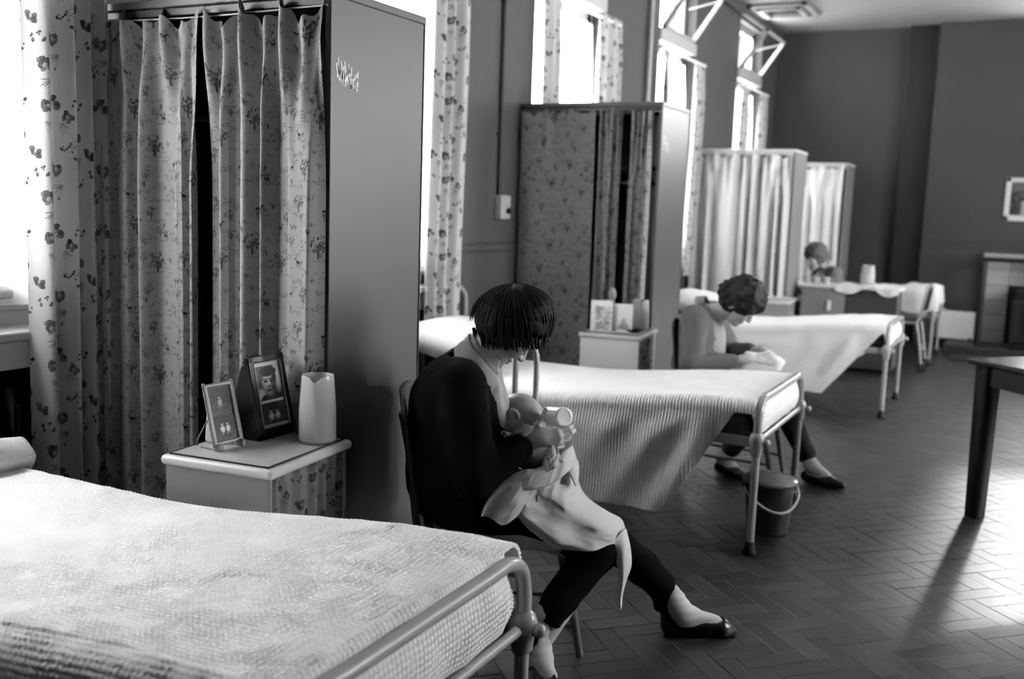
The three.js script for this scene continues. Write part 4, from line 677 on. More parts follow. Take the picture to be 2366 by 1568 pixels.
  // hair: a full dark bob with a heavy fringe
  const hairF = p => {
    let d = ell(p, [0.034, 1.064, 0], [0.118, 0.09, 0.106]); d = smin(d, ell(p, [0.09, 1.045, 0], [0.066, 0.066, 0.085]), 0.04); d = smin(d, ell(p, [-0.03, 1.03, 0], [0.042, 0.062, 0.078]), 0.04); d = smin(d, ell(p, [-0.03, 0.998, 0], [0.032, 0.04, 0.066]), 0.03);
    const g = Math.atan2(p[2], p[0] - 0.0) , st = Math.sin((p[0] * 1.2 + p[1] * 0.5) * 90 + p[2] * 60 + 2 * noise(p[0] * 20, p[1] * 20, p[2] * 20));
    d += 0.004 + 0.0015 * st + 0.004 * noise(p[0] * 26, p[1] * 26, p[2] * 26);
    const cut = 0.984 + 0.012 * noise(p[0] * 40, p[2] * 40, 5) - 0.016 * sst(0.02, -0.06, p[0]) - 0.01 * sst(0.1, 0.13, p[0]);
    return Math.max(d, cut - p[1]);
  };
  const hg = [field(hairF, [-0.14, 0.94, -0.14], [0.19, 1.18, 0.14], 0.005)];
  for (let i = 0; i < 330; i++) { const a = R(-3.1, 3.1), cx = 0.028 + Math.cos(a) * R(0.07, 0.118), cz = Math.sin(a) * R(0.075, 0.103), y = R(0.98, 0.996), out = R(-0.012, 0.008), L = R(0.006, 0.024) * (Math.cos(a) > 0.75 ? 1.25 : 1); hg.push(tuft([cx, y + 0.02, cz], [cx + Math.cos(a) * out * 0.5, y - L * 0.4, cz + Math.sin(a) * out * 0.5], [cx + Math.cos(a) * out + 0.006, y - L, cz + Math.sin(a) * out], R(0.003, 0.006))); }
  for (let i = 0; i < 1700; i++) {   // locks lying over the crown, gathered in clumps, from the parting down to the ragged ends
    const a = R(-3.14, 3.14), k = R(0.985, 1.03) - 0.02 * Math.max(0, -Math.cos(a)), e0 = R(0.3, 1.52), pts = [], cl = Math.round(a * 5 + 0.6 * noise(a * 3, 1)) / 5, swp = -0.3 * Math.sin(a) * sst(-0.6, 0.3, Math.cos(a)), lift = 0.02 * noise(cl * 40, 3);
    const e1 = -0.7 + 0.14 * noise(cl * 17, 9) + R(-0.08, 0.05) + 0.12 * sst(0.3, 0.7, Math.cos(a)) * sst(0.95, 0.75, Math.cos(a));
    for (let j = 0; j <= 7; j++) { const t = j / 7, e = lerp(e0, e1, t), b = lerp(a, cl, 0.75 * t * t) + swp * t, fr = Math.max(0, Math.cos(b)), bk = Math.max(0, -Math.cos(b)), h = 1 + 0.015 * Math.sin(j * 1.1 + cl * 30) + lift * t, ra = (e > 0 ? Math.cos(e) : 1 - (0.12 * bk + 0.24 * fr + 0.05) * e * e) * k * h; pts.push([0.034 + Math.cos(b) * ra * (0.114 + 0.012 * fr), e > 0 ? 1.064 + Math.sin(e) * 0.091 * k : 1.064 + e * 0.096, Math.sin(b) * ra * 0.105]); }
    hg.push(new THREE.TubeGeometry(new THREE.CatmullRomCurve3(pts.map(p => V(...p))), 9, R(0.0012, 0.0028), 4, false));
  }
  for (let i = 0; i < 40; i++) { const a = R(2.2, 4.1), e = R(0.1, 1.1), P = k => [0.02 + Math.cos(a) * Math.cos(e) * 0.118 * k, 1.064 + Math.sin(e) * 0.09 * k, Math.sin(a) * Math.cos(e) * 0.1 * k]; const q = P(0.93), b = P(0.985); hg.push(tuft(q, [b[0] - 0.004, b[1] - 0.012, b[2]], [b[0] - 0.006, b[1] - 0.04, b[2]], R(0.002, 0.004))); }
  obj('hair', hg, hairM, t);
  const lash = []; for (const k of [-1, 1]) lash.push(tube([[0.083, -0.008, k * 0.02], [0.086, -0.012, k * 0.031], [0.081, -0.009, k * 0.043]].map(hb.from), 0.0014, { sides: 5 })); obj('eyelashes', lash, hairM, t);
}
// the baby in the crook of her arm
{
  const t = thing('person', 'newborn baby with bare head, cradled and fed from a bottle', 'person', W1, A1);
  const hc = [0.068, 0.752, -0.022], S = 1.2, hb = bend(hc, -0.5, -0.3);   // face up and towards the bottle
  const babyHead = p => { let d = ell(p, [-0.008, 0.006, 0], [0.056, 0.05, 0.047]); d = smin(d, ell(p, [0.02, -0.02, 0], [0.033, 0.034, 0.034]), 0.025); d = smin(d, ell(p, [0.052, -0.016, 0], [0.008, 0.006, 0.007]), 0.008); d = smin(d, ell(p, [0.044, -0.036, 0], [0.01, 0.006, 0.011]), 0.006); d = smin(d, ell(p, [0.036, -0.048, 0], [0.011, 0.009, 0.012]), 0.01);
    for (const s of [-1, 1]) { d = smin(d, ell(p, [0.034, -0.022, s * 0.02], [0.016, 0.016, 0.014]), 0.012); d = smin(d, ell(p, [0.042, -0.002, s * 0.016], [0.007, 0.004, 0.009]), 0.004); d = smin(d, Math.max(ell(p, [-0.004, 0.004, s * 0.049], [0.015, 0.02, 0.009]), -ell(p, [0.0, 0.005, s * 0.057], [0.008, 0.012, 0.006])), 0.003); } return d; };
  const arms = p => chain(p, [[0.06, 0.7, 0.06], [0.1, 0.68, 0.09], [0.14, 0.7, 0.085]], [0.02, 0.018, 0.014]);
  const bd = field(p => smin(smin(chain(p, [[0.06, 0.73, -0.01], [0.09, 0.66, -0.01], [0.15, 0.6, 0.0], [0.18, 0.6, 0.0]], [0.028, 0.052, 0.055, 0.04]), arms(p), 0.01), chain(p, [[0.14, 0.7, 0.085], [0.152, 0.71, 0.08]], [0.013, 0.011]), 0.006), [-0.02, 0.5, -0.1], [0.32, 0.8, 0.13], 0.006);
  obj('body', mergeF([bd, field(babyHead, [-0.075, -0.075, -0.065], [0.075, 0.07, 0.065], 0.003).scale(S, S, S).applyQuaternion(hb.q).translate(...hc)]), mat(0.6, 0.36), t);
  obj('gown', [field(p => chain(p, [[0.05, 0.72, 0.02], [0.085, 0.66, 0.01], [0.165, 0.6, 0.01]], [0.035, 0.064, 0.062]) + 0.005 * noise(p[0] * 40, p[1] * 40, p[2] * 40), [-0.04, 0.5, -0.09], [0.29, 0.78, 0.12], 0.006), ...[0, 1, 2].map(k => sheet((s, q) => { const a = s * 5.2 - 0.6; return [0.042 + 0.012 * k + (0.03 + 0.014 * q) * Math.cos(a), 0.712 - 0.012 * k + 0.006 * Math.sin(s * 50) * q, 0.05 + (0.03 + 0.016 * q) * Math.sin(a)]; }, 60, 5, 0.002))], blouseM, t);
}
{
  const t = thing('feeding_bottle', 'small milk-filled feeding bottle tilted to the baby\'s mouth', 'bottle', W1, A1);
  const base = V(0.193, 0.776, 0.122), dir = V(-0.063, -0.021, -0.122).normalize(), q = new THREE.Quaternion().setFromUnitVectors(V(0, 1, 0), dir);
  const put = g => g.scale(1.04, 1, 1.04).applyQuaternion(q).translate(base.x, base.y, base.z);
  obj('body', put(lathe([[0, 0.002], [0.019, 0.0015], [0.021, 0], [0.0265, 0.0008], [0.0295, 0.005], [0.0295, 0.075], [0.027, 0.086], [0.019, 0.095], [0.0, 0.095]], 0, 0, 0, 40)), mat(0.95, 0.12), t);
  obj('ring', put(lathe([[0.019, 0.092], [0.02, 0.093], [0.02, 0.104], [0.012, 0.107], [0.0, 0.107]], 0, 0, 0, 30)), mat(0.75, 0.3), t);
  obj('teat', put(lathe([[0.012, 0.106], [0.009, 0.112], [0.005, 0.122], [0.004, 0.132], [0, 0.134]], 0, 0, 0, 20)), mat(0.45, 0.5), t);
}
// white cotton shawl over her lap
{
  const clothM = mat(0.7, 0.95, { bumpMap: rep(fuzzTex, 0.1), bumpScale: 0.0004 });
  const L = (x, y, w) => [x, y, w], wob = (p, s, t) => { const f = (0.011 * Math.sin((s * 1.5 - t * 0.55) * 9 + 1) + 0.005 * Math.sin((s * 1.1 + t * 1.4) * 11)) * sst(0.05, 0.4, t) * sst(1.15, 0.7, t); return [p[0] + 0.002 * noise(s * 6, t * 7, 3), p[1] + 0.003 * noise(s * 6, t * 7, 5), p[2] + f + 0.006 * noise(s * 5 + 3, t * 5, 1) + 0.002 * noise(s * 14, t * 14, 2) + 0.009 * sst(0.55, 0.2, t) * (1 - Math.abs(noise(s * 6 + t * 4, t * 9 - s * 3, 6)) * 2) - 0.004 * Math.abs(noise(s * 9 - t * 5, t * 8, 12))]; };
  const main = patch([
    [L(0.045, 0.59, 0.165), L(0.09, 0.6, 0.17), L(0.145, 0.605, 0.15), L(0.2, 0.615, 0.1), L(0.235, 0.62, 0.0)],
    [L(0.035, 0.56, 0.185), L(0.085, 0.575, 0.18), L(0.145, 0.575, 0.16), L(0.205, 0.59, 0.1), L(0.242, 0.592, 0.0)],
    [L(0.035, 0.535, 0.19), L(0.085, 0.54, 0.195), L(0.15, 0.545, 0.17), L(0.207, 0.56, 0.11), L(0.247, 0.565, 0.0)],
    [L(0.055, 0.5, 0.195), L(0.105, 0.49, 0.2), L(0.17, 0.505, 0.175), L(0.228, 0.515, 0.115), L(0.272, 0.512, 0.0)],
    [L(0.085, 0.465, 0.195), L(0.14, 0.45, 0.2), L(0.205, 0.465, 0.18), L(0.265, 0.478, 0.12), L(0.318, 0.47, -0.01)],
    [L(0.125, 0.43, 0.19), L(0.18, 0.415, 0.195), L(0.245, 0.43, 0.18), L(0.31, 0.445, 0.12), L(0.365, 0.44, -0.02)],
    [L(0.16, 0.405, 0.18), L(0.22, 0.395, 0.185), L(0.29, 0.405, 0.17), L(0.35, 0.42, 0.11), L(0.4, 0.415, -0.03)],
    [L(0.18, 0.39, 0.17), L(0.235, 0.383, 0.178), L(0.3, 0.386, 0.168), L(0.365, 0.388, 0.11), L(0.418, 0.36, -0.01)]], 90, 90, 0.005, wob);
  const tail = patch([[L(0.355, 0.395, 0.11), L(0.39, 0.41, 0.06), L(0.41, 0.4, 0.0)], [L(0.362, 0.372, 0.11), L(0.395, 0.375, 0.1), L(0.424, 0.345, 0.02)], [L(0.37, 0.33, 0.11), L(0.392, 0.325, 0.125), L(0.424, 0.302, 0.06)], [L(0.378, 0.28, 0.11), L(0.391, 0.268, 0.125), L(0.408, 0.268, 0.09)], [L(0.38, 0.22, 0.11), L(0.387, 0.215, 0.12), L(0.397, 0.22, 0.095)], [L(0.386, 0.185, 0.11), L(0.39, 0.18, 0.115), L(0.396, 0.187, 0.1)]], 24, 50, 0.004);
  const flap = patch([[L(0.04, 0.615, 0.18), L(0.07, 0.605, 0.2), L(0.13, 0.6, 0.17)], [L(-0.005, 0.575, 0.21), L(0.045, 0.565, 0.228), L(0.125, 0.555, 0.185)], [L(-0.03, 0.54, 0.22), L(0.03, 0.525, 0.236), L(0.115, 0.515, 0.192)], [L(-0.044, 0.498, 0.222), L(0.012, 0.483, 0.235), L(0.095, 0.497, 0.198)]], 40, 40, 0.005, (p, s, t) => [p[0], p[1] + 0.006 * Math.sin(s * 9) * t, p[2] + 0.013 * Math.sin(s * 11 + 1) * sst(0, 0.6, t) - 0.014 * Math.abs(noise(s * 7 + t * 2, t * 3, 5)) * (1 - t * 0.5)]);
  const roll = patch([
    [L(0.04, 0.585, 0.15), L(0.085, 0.602, 0.15), L(0.14, 0.62, 0.13), L(0.185, 0.64, 0.09), L(0.22, 0.645, 0.0)],
    [L(0.035, 0.607, 0.175), L(0.085, 0.626, 0.178), L(0.14, 0.643, 0.16), L(0.19, 0.662, 0.11), L(0.227, 0.664, 0.03)],
    [L(0.028, 0.59, 0.2), L(0.085, 0.606, 0.208), L(0.143, 0.62, 0.188), L(0.198, 0.64, 0.135), L(0.238, 0.643, 0.04)],
    [L(0.03, 0.565, 0.205), L(0.088, 0.575, 0.212), L(0.147, 0.588, 0.192), L(0.204, 0.612, 0.14), L(0.243, 0.618, 0.045)],
    [L(0.045, 0.552, 0.185), L(0.095, 0.562, 0.185), L(0.15, 0.576, 0.165), L(0.205, 0.6, 0.11), L(0.24, 0.602, 0.02)]], 60, 40, 0.006, (p, s, t) => [p[0], p[1] + 0.005 * noise(s * 8, t * 4, 4), p[2] + 0.006 * noise(s * 6, t * 5, 9) - 0.007 * Math.abs(noise(s * 10 + t * 3, t * 6, 14))]);
  const hook = patch([[L(0.205, 0.625, 0.11), L(0.225, 0.63, 0.09), L(0.245, 0.628, 0.04)], [L(0.225, 0.59, 0.12), L(0.238, 0.595, 0.1), L(0.25, 0.6, 0.05)], [L(0.238, 0.56, 0.1), L(0.243, 0.562, 0.09), L(0.248, 0.566, 0.06)]], 14, 20, 0.004);
  const peak = patch([[L(0.152, 0.69, 0.145), L(0.16, 0.699, 0.152), L(0.168, 0.69, 0.145)], [L(0.138, 0.666, 0.158), L(0.157, 0.664, 0.174), L(0.178, 0.676, 0.152)], [L(0.128, 0.628, 0.16), L(0.155, 0.626, 0.183), L(0.19, 0.648, 0.15)]], 20, 20, 0.004, (p, s, t) => [p[0] + 0.004 * noise(s * 6, t * 6, 2), p[1], p[2] + 0.008 * noise(s * 7, t * 5, 9)]);
  const s = single('shawl', 'white cotton shawl draped over the lap of the woman in black', 'shawl', [main, tail, flap, roll, hook, peak], clothM);
  s.position.set(...W1); s.rotation.y = A1;
}
// ---------- the two women further down the ward ----------
function sitter(label, at, turn, o) {
  const t = thing('person', label, 'person', at, turn), hb = bend(o.head, o.pitch, o.yaw), s2 = o.sh ?? 0.15;
  const shl = k => [-0.115, 0.83, k * s2], hands = [o.handR, o.handL];
  const bodyF = p => {
    let d = ell(p, [-0.13, 0.5, 0], [0.1, 0.1, 0.15]); d = smin(d, ell(p, [-0.13, 0.7, 0], [0.09, 0.18, 0.135]), 0.08);
    d = smin(d, cap(p, [-0.11, 0.84, 0], [o.head[0] - 0.045, o.head[1] - 0.05, 0], 0.055, 0.048), 0.04);
    d = smin(d, chain(p, [shl(1), o.elR, o.handR.wrist], [0.045, 0.036, 0.022]), 0.03); d = smin(d, chain(p, [shl(-1), o.elL, o.handL.wrist], [0.045, 0.036, 0.022]), 0.03);
    for (const L of o.legs) d = smin(d, chain(p, L, [0.07, 0.05, 0.034, 0.024]), 0.03);
    return d;
  };
  obj('body', mergeF([field(bodyF, [-0.32, -0.01, -0.34], [0.7, 1, 0.34], 0.016), field(headField, [-0.125, -0.135, -0.1], [0.135, 0.135, 0.1], 0.005).applyQuaternion(hb.q).translate(...o.head), ...hands.map(H => field(p => handField(p, H), H.palm.map(x => x - 0.12), H.palm.map(x => x + 0.12), 0.005))]), o.skin ?? skinM, t);
  obj('cardigan', field(p => { let d = ell(p, [-0.13, 0.54, 0], [0.135, 0.14, 0.185]); d = smin(d, ell(p, [-0.13, 0.7, 0], [0.125, 0.19, 0.17]), 0.08); d = smin(d, cap(p, [-0.115, 0.82, -0.1], [-0.115, 0.82, 0.1], 0.075, 0.075), 0.06);
    d = smin(d, chain(p, [shl(1), o.elR, [0, 1, 2].map(i => lerp(o.elR[i], o.handR.wrist[i], 0.9))], [0.074, 0.058, 0.04]), 0.03); d = smin(d, chain(p, [shl(-1), o.elL, [0, 1, 2].map(i => lerp(o.elL[i], o.handL.wrist[i], 0.9))], [0.074, 0.058, 0.04]), 0.03);
    d += 0.007 * noise(p[0] * 18, p[1] * 14, p[2] * 18); d = Math.max(d, -cap(p, [-0.08, 0.89, 0], [0.06, 1.1, 0], 0.07, 0.14));
    return Math.max(d, -Math.max(-0.055 - p[0] + 0.25 * (0.9 - p[1]) * 0, Math.abs(p[2]) - 0.02 - 0.3 * Math.max(0, p[1] - 0.55), 0.52 - p[1])); }, [-0.34, 0.36, -0.34], [0.35, 1, 0.34], 0.012), o.cloth, t);
  obj('blouse', field(p => { let d = ell(p, [-0.11, 0.68, 0], [0.12, 0.2, 0.14]); d += 0.004 * noise(p[0] * 20, p[1] * 20, p[2] * 20); return Math.max(d, p[1] - 0.86); }, [-0.25, 0.45, -0.17], [0.05, 0.9, 0.17], 0.012), o.blouse, t);
  obj('collar', sheet((s, q) => { const a = lerp(-2.4, 2.4, s), f = Math.abs(a) / 2.4, ax = bend([-0.085, 0.865, 0], 0.6, 0); return ax.from([-Math.cos(a) * (0.062 + 0.04 * q), 0.05 - 0.06 * f - q * (0.035 + 0.04 * sst(0.7, 1, f)), Math.sin(a) * (0.06 + 0.04 * q)]); }, 50, 8, 0.004), o.collar ?? o.blouse, t);
  obj('slacks', field(p => { let d = ell(p, [-0.12, 0.48, 0], [0.15, 0.115, 0.19]); for (const L of o.legs) d = smin(d, chain(p, [L[0], L[1], [0, 1, 2].map(i => lerp(L[1][i], L[2][i], 0.82))], [0.1, 0.07, 0.052]), 0.03); return d + 0.004 * noise(p[0] * 18, p[1] * 18, p[2] * 18); }, [-0.32, 0.06, -0.3], [0.7, 0.62, 0.3], 0.014), o.low, t);
  for (const L of o.legs) { obj('sock', field(p => chain(p, [[0, 1, 2].map(i => lerp(L[1][i], L[2][i], 0.75)), L[2], L[3]], [0.038, 0.037, 0.03], 0.02), L[2].map((x, i) => Math.min(x, L[3][i], lerp(L[1][i], x, 0.75)) - 0.06), L[2].map((x, i) => Math.max(x, L[3][i], lerp(L[1][i], x, 0.75)) + 0.06), 0.008), sockM, t);
    const d = V(...L[3]).sub(V(...L[2])).setY(0).normalize(); obj('shoe', field(p => Math.max(chain(p, [[L[2][0] - d.x * 0.02, 0.035, L[2][2] - d.z * 0.02], [L[3][0], 0.03, L[3][2]], [L[3][0] + d.x * 0.09, 0.022, L[3][2] + d.z * 0.09]], [0.034, 0.036, 0.02], 0.02), -cap(p, [L[2][0], 0.1, L[2][2]], [L[3][0], 0.085, L[3][2]], 0.045, 0.03), 0.003 - p[1]), [L[2][0] - 0.2, -0.01, L[2][2] - 0.2], [L[2][0] + 0.3, 0.12, L[2][2] + 0.25], 0.007), shoeM, t); }
  const hg = [field(p => { const c = o.hairC, q = hb.to(p); let d = ell(q, c, o.hairR); d = smin(d, ell(q, [c[0] - 0.02, c[1] - 0.05, 0], [o.hairR[0] * 0.85, o.hairR[1] * 0.8, o.hairR[2] * 0.95]), 0.03); d += o.curl * noise(p[0] * 34, p[1] * 34, p[2] * 34) + o.curl * 0.5 * noise(p[0] * 80, p[1] * 80, p[2] * 80); return Math.max(d, -ell(q, [0.1, -0.075, 0], [0.075, 0.09, 0.075]), -(q[1] + 0.085)); }, o.head.map(x => x - 0.19), o.head.map(x => x + 0.19), 0.007)];
  obj('hair', hg, o.hair, t);
  return t;
}
const simpleHand = (wrist, dir, side) => { const d = V(...dir).normalize(), u = V(0, -1, 0), s = V(0, 0, side), P = (a, b, c) => { const v = V(...wrist).addScaledVector(d, a).addScaledVector(u, b).addScaledVector(s, c); return [v.x, v.y, v.z]; };
  return { wrist, palm: P(0.05, 0.004, 0), thumb: [P(0.02, -0.005, -0.022), P(0.05, -0.012, -0.036), P(0.085, -0.004, -0.034)], fingers: [-1.5, -0.5, 0.5, 1.5].map((k, i) => ({ r: 0.0088 - 0.0005 * (i === 3), pts: [P(0.088, 0.004, k * 0.018), P(0.122 - 0.006 * Math.abs(k), 0.014, k * 0.017), P(0.142 - 0.008 * Math.abs(k), 0.032, k * 0.016), P(0.146 - 0.01 * Math.abs(k), 0.05, k * 0.015)] })) }; };
lowChair('low chair of the woman in the grey cardigan, mostly hidden behind a bed', -1.36, -5.22, -0.02);
sitter('curly-haired woman in a grey cardigan, seated with head bowed over white sewing', [-1.4, 0, -5.2], -0.02, {
  head: [0.085, 0.925, 0.0], pitch: 0.85, yaw: -0.1, elR: [-0.1, 0.6, 0.22], elL: [-0.02, 0.62, -0.2], sh: 0.16,
  handR: simpleHand([0.11, 0.625, 0.1], [1, 0.05, -0.5], 1), handL: simpleHand([0.15, 0.66, -0.07], [1, 0.1, 0.3], -1),
  legs: [[[-0.1, 0.47, 0.09], [0.27, 0.42, 0.1], [0.06, 0.09, 0.06], [0.12, 0.05, 0.09]], [[-0.1, 0.47, -0.09], [0.3, 0.42, -0.09], [0.5, 0.09, -0.04], [0.58, 0.05, -0.02]]],
  cloth: mat(0.37, 0.95), blouse: mat(0.55, 0.9), collar: mat(0.58, 0.9), low: mat(0.14, 0.9), hair: mat(0.06, 0.7), hairC: [-0.015, 0.035, 0], hairR: [0.118, 0.105, 0.1], curl: 0.016 });
{
  const t = single('sewing_cloth', 'bundle of white cloth held by the woman in the grey cardigan', 'cloth', [(() => { const g = field(p => ell(p, [0.02, 0, 0], [0.12, 0.05, 0.07]) + 0.02 * noise(p[0] * 18, p[1] * 18, p[2] * 18) + 0.008 * noise(p[0] * 40, p[1] * 40, p[2] * 40), [-0.15, -0.1, -0.12], [0.2, 0.1, 0.12], 0.008); return g; })(), patch([[[-0.1, 0.02, 0.02], [0, 0.03, 0.05], [0.1, 0.04, 0.03]], [[-0.16, -0.04, 0.06], [-0.02, -0.05, 0.1], [0.12, -0.05, 0.08]], [[-0.18, -0.14, 0.08], [-0.03, -0.16, 0.12], [0.12, -0.18, 0.1]]], 24, 24, 0.005)], mat(0.85, 0.95));
  t.position.set(-1.2, 0.625, -5.17);
}
sitter('woman with grey waved hair, seated behind the long cabinet at the far end', [-1.8, 0, -9.88], -2.5, {
  head: [0.02, 0.985, 0.0], pitch: 0.35, yaw: 0.3, elR: [-0.06, 0.6, 0.22], elL: [-0.04, 0.6, -0.22], sh: 0.16,
  handR: simpleHand([0.14, 0.68, 0.1], [1, 0.3, -0.3], 1), handL: simpleHand([0.14, 0.68, -0.1], [1, 0.3, 0.3], -1),
  legs: [[[-0.1, 0.47, 0.09], [0.28, 0.45, 0.09], [0.3, 0.09, 0.09], [0.37, 0.05, 0.09]], [[-0.1, 0.47, -0.09], [0.28, 0.45, -0.09], [0.3, 0.09, -0.09], [0.37, 0.05, -0.09]]],
  cloth: mat(0.46, 0.95), blouse: mat(0.75, 0.9), low: mat(0.2, 0.9), hair: mat(0.36, 0.7), hairC: [-0.02, 0.035, 0], hairR: [0.115, 0.105, 0.1], curl: 0.01 });
{ const t = thing('stool', 'plain low stool under the woman at the far end', 'stool', [-1.7, 0, -9.93]); obj('seat', lathe([[0, 0.36], [0.17, 0.36], [0.18, 0.375], [0.17, 0.39], [0, 0.39]], 0, 0, 0, 30), mat(0.35, 0.5), t); for (let i = 0; i < 4; i++) { const a = i * Math.PI / 2 + 0.7; obj('leg', rod([Math.cos(a) * 0.16, 0, Math.sin(a) * 0.16], [Math.cos(a) * 0.12, 0.36, Math.sin(a) * 0.12], 0.014), mat(0.35, 0.5), t); } }
// ---------- standing things ----------
{
  const m = mat(0.7, 0.3), t = thing('bent_tube_rail', 'bent pale metal tube standing in front of the second bed behind the baby', 'rail', [-1.87, 0, -3.79], 0.3);
  obj('hoop', tube([[-0.045, 0.02, 0], [-0.045, 0.45, 0], [-0.045, 0.72, 0], [-0.03, 0.79, 0], [0, 0.81, 0], [0.03, 0.79, 0], [0.045, 0.72, 0], [0.045, 0.45, 0], [0.045, 0.02, 0]], 0.013, { seg: 70 }), m, t);
  obj('foot', [tube([[-0.045, 0.014, -0.05], [-0.045, 0.014, 0.2]], 0.012), tube([[0.045, 0.014, -0.05], [0.045, 0.014, 0.2]], 0.012)], m, t);
}
{
  const t = thing('enamel_pail', 'grey enamel pail with pale lid and hanging white handle under the bed foot', 'pail', [-0.915, 0, -4.32]), m = mat(0.2, 0.35), h = 0.235;
  obj('body', lathe([[0, 0.004], [0.085, 0], [0.09, 0.006], [0.108, h], [0.112, h], [0.105, h - 0.002], [0.088, 0.012], [0, 0.01]], 0, 0, 0, 48), m, t);
  obj('lid', lathe([[0.118, h - 0.012], [0.121, h - 0.006], [0.119, h + 0.004], [0.1, h + 0.012], [0.05, h + 0.024], [0, h + 0.028]], 0, 0, 0, 48), mat(0.46, 0.25), t);
  for (const s of [-1, 1]) obj('ear', ball(s * 0.117, h - 0.03, 0, 0.012), m, t);
  obj('bail', tube([[-0.122, h - 0.03, 0], [-0.11, h - 0.06, 0.06], [-0.06, h - 0.1, 0.115], [0, h - 0.115, 0.135], [0.06, h - 0.1, 0.115], [0.11, h - 0.06, 0.06], [0.122, h - 0.03, 0]], 0.0055, { seg: 50 }), mat(0.85, 0.3), t);
  t.rotation.y = 0.6;
}
{
  const wood = mat(0.03, 0.55), t = thing('table', 'dark wooden table with square tapering leg, its corner reaching in from the aisle', 'table', [-0.207, 0, -5.085], -0.732);   // local x along one edge, -z along the other
  const L = 1.3, D = 0.85;
  obj('tabletop', bx(0, L, 0.727, 0.752, -D, 0, 0.006), new THREE.MeshPhysicalMaterial({ color: new THREE.Color(0.02, 0.02, 0.02), roughness: 0.22, clearcoat: 0.6, clearcoatRoughness: 0.15, map: rep(grainTex, 0.6) }), t);
  obj('apron', bx(0.07, L - 0.07, 0.632, 0.727, -0.06, -0.038), wood, t); obj('apron', bx(0.07, L - 0.07, 0.632, 0.727, -D + 0.038, -D + 0.06), wood, t);
  obj('apron', bx(0.038, 0.06, 0.632, 0.727, -D + 0.06, -0.06), wood, t); obj('apron', bx(L - 0.06, L - 0.038, 0.632, 0.727, -D + 0.06, -0.06), wood, t);
  for (const [x, z] of [[0.068, -0.068], [L - 0.06, -0.06], [0.06, -D + 0.06], [L - 0.06, -D + 0.06]]) obj('leg', new THREE.CylinderGeometry(0.056, 0.044, 0.727, 4, 1).toNonIndexed().rotateY(Math.PI / 4).translate(x, 0.3635, z), wood, t);
}
// long cabinet with things on it, bent-tube chair, at the far end
{
  const m = mat(0.52, 0.4), t = thing('long_cabinet', 'long low cabinet with grey and dark doors and white top, beyond the third bed', 'cabinet', [-1.38, 0, -9.33]);
  obj('carcass', bx(-0.41, 0.41, 0.05, 0.74, -0.22, 0.11), mat(0.3, 0.5), t);
  const d1 = obj('door', bx(-0.41, -0.03, 0.08, 0.74, 0.11, 0.13, 0.004), m, t); obj('handle', bx(-0.175, -0.145, 0.54, 0.63, 0.13, 0.155, 0.008), whiteM, d1);
  const d2 = obj('door', bx(-0.02, 0.41, 0.08, 0.74, 0.11, 0.13, 0.004), mat(0.22, 0.5), t); obj('handle', bx(0.03, 0.045, 0.4, 0.46, 0.13, 0.145, 0.005), mat(0.5, 0.3), d2);
  obj('top', bx(-0.43, 0.43, 0.74, 0.765, -0.24, 0.14, 0.008), whiteM, t);
  const c = single('table_runner', 'white cloth spread over the long cabinet at the far end', 'cloth', sheet((s, q) => [lerp(-1.5, -0.96, s), 0.774 + 0.008 * Math.sin(s * 14) - 0.07 * sst(0.84, 1, q) * (0.7 + 0.4 * Math.sin(s * 9)), lerp(-9.55, -9.165, sst(0, 0.84, q)) + 0.006 * Math.sin(s * 30) * q], 50, 20, 0.006), sheetM);
  jug('white lidded jug standing on the long cabinet at the far end', -1.26, 0.785, -9.42, 0.165, 0.062, 0.35, ceramic, 'jug');
  [[-1.76, -9.28], [-1.68, -9.28], [-1.6, -9.29]].forEach(([x, z], i) => {
    const u = thing('cup', ['white cup at the window end of a row of three on the long cabinet', 'white cup in the middle of the row of three on the long cabinet', 'white cup nearest the jug in the row of three cups'][i], 'cup', [x, 0.765, z], 0, 'cups on the long cabinet');
    obj('body', lathe([[0, 0.004], [0.024, 0], [0.034, 0.02], [0.037, 0.065], [0.034, 0.065], [0.03, 0.02], [0, 0.01]], 0, 0, 0, 24), ceramic, u);
    obj('handle', tube([[0.036, 0.052, 0], [0.056, 0.048, 0], [0.056, 0.024, 0], [0.034, 0.018, 0]], 0.004), ceramic, u);
  });
}
{
  const m = mat(0.7, 0.25, { metalness: 0.3 }), t = thing('tubular_chair', 'bent steel-tube chair on wheels between the third and farthest beds', 'chair', [-0.97, 0, -9.85], Math.PI);
  for (const s of [-1, 1]) { obj('frame', tube([[0.22, 0.07, s * 0.2], [0.2, 0.25, s * 0.2], [0.2, 0.42, s * 0.2], [0, 0.44, s * 0.2], [-0.14, 0.46, s * 0.2], [-0.17, 0.6, s * 0.2], [-0.2, 0.78, s * 0.19]], 0.012), m, t); obj('frame', tube([[-0.2, 0.07, s * 0.2], [-0.16, 0.3, s * 0.2], [-0.13, 0.45, s * 0.2]], 0.012), m, t); for (const x of [-0.2, 0.22]) obj('wheel', new THREE.TorusGeometry(0.026, 0.012, 8, 20).translate(x, 0.038, s * 0.2), rubber, t); }
  obj('cross_bar', [rod([0.2, 0.2, -0.2], [0.2, 0.2, 0.2], 0.01), rod([-0.18, 0.2, -0.2], [-0.18, 0.2, 0.2], 0.01), rod([-0.2, 0.78, -0.19], [-0.2, 0.78, 0.19], 0.012)], m, t);
  obj('seat', bx(-0.16, 0.2, 0.44, 0.475, -0.2, 0.2, 0.015), mat(0.13, 0.6), t);
  obj('backrest', sheet((s, q) => [lerp(-0.172, -0.2, q) - 0.02 * Math.sin(s * 3.14), lerp(0.56, 0.75, q), lerp(-0.185, 0.185, s)], 16, 8, 0.012), mat(0.13, 0.6), t);
}
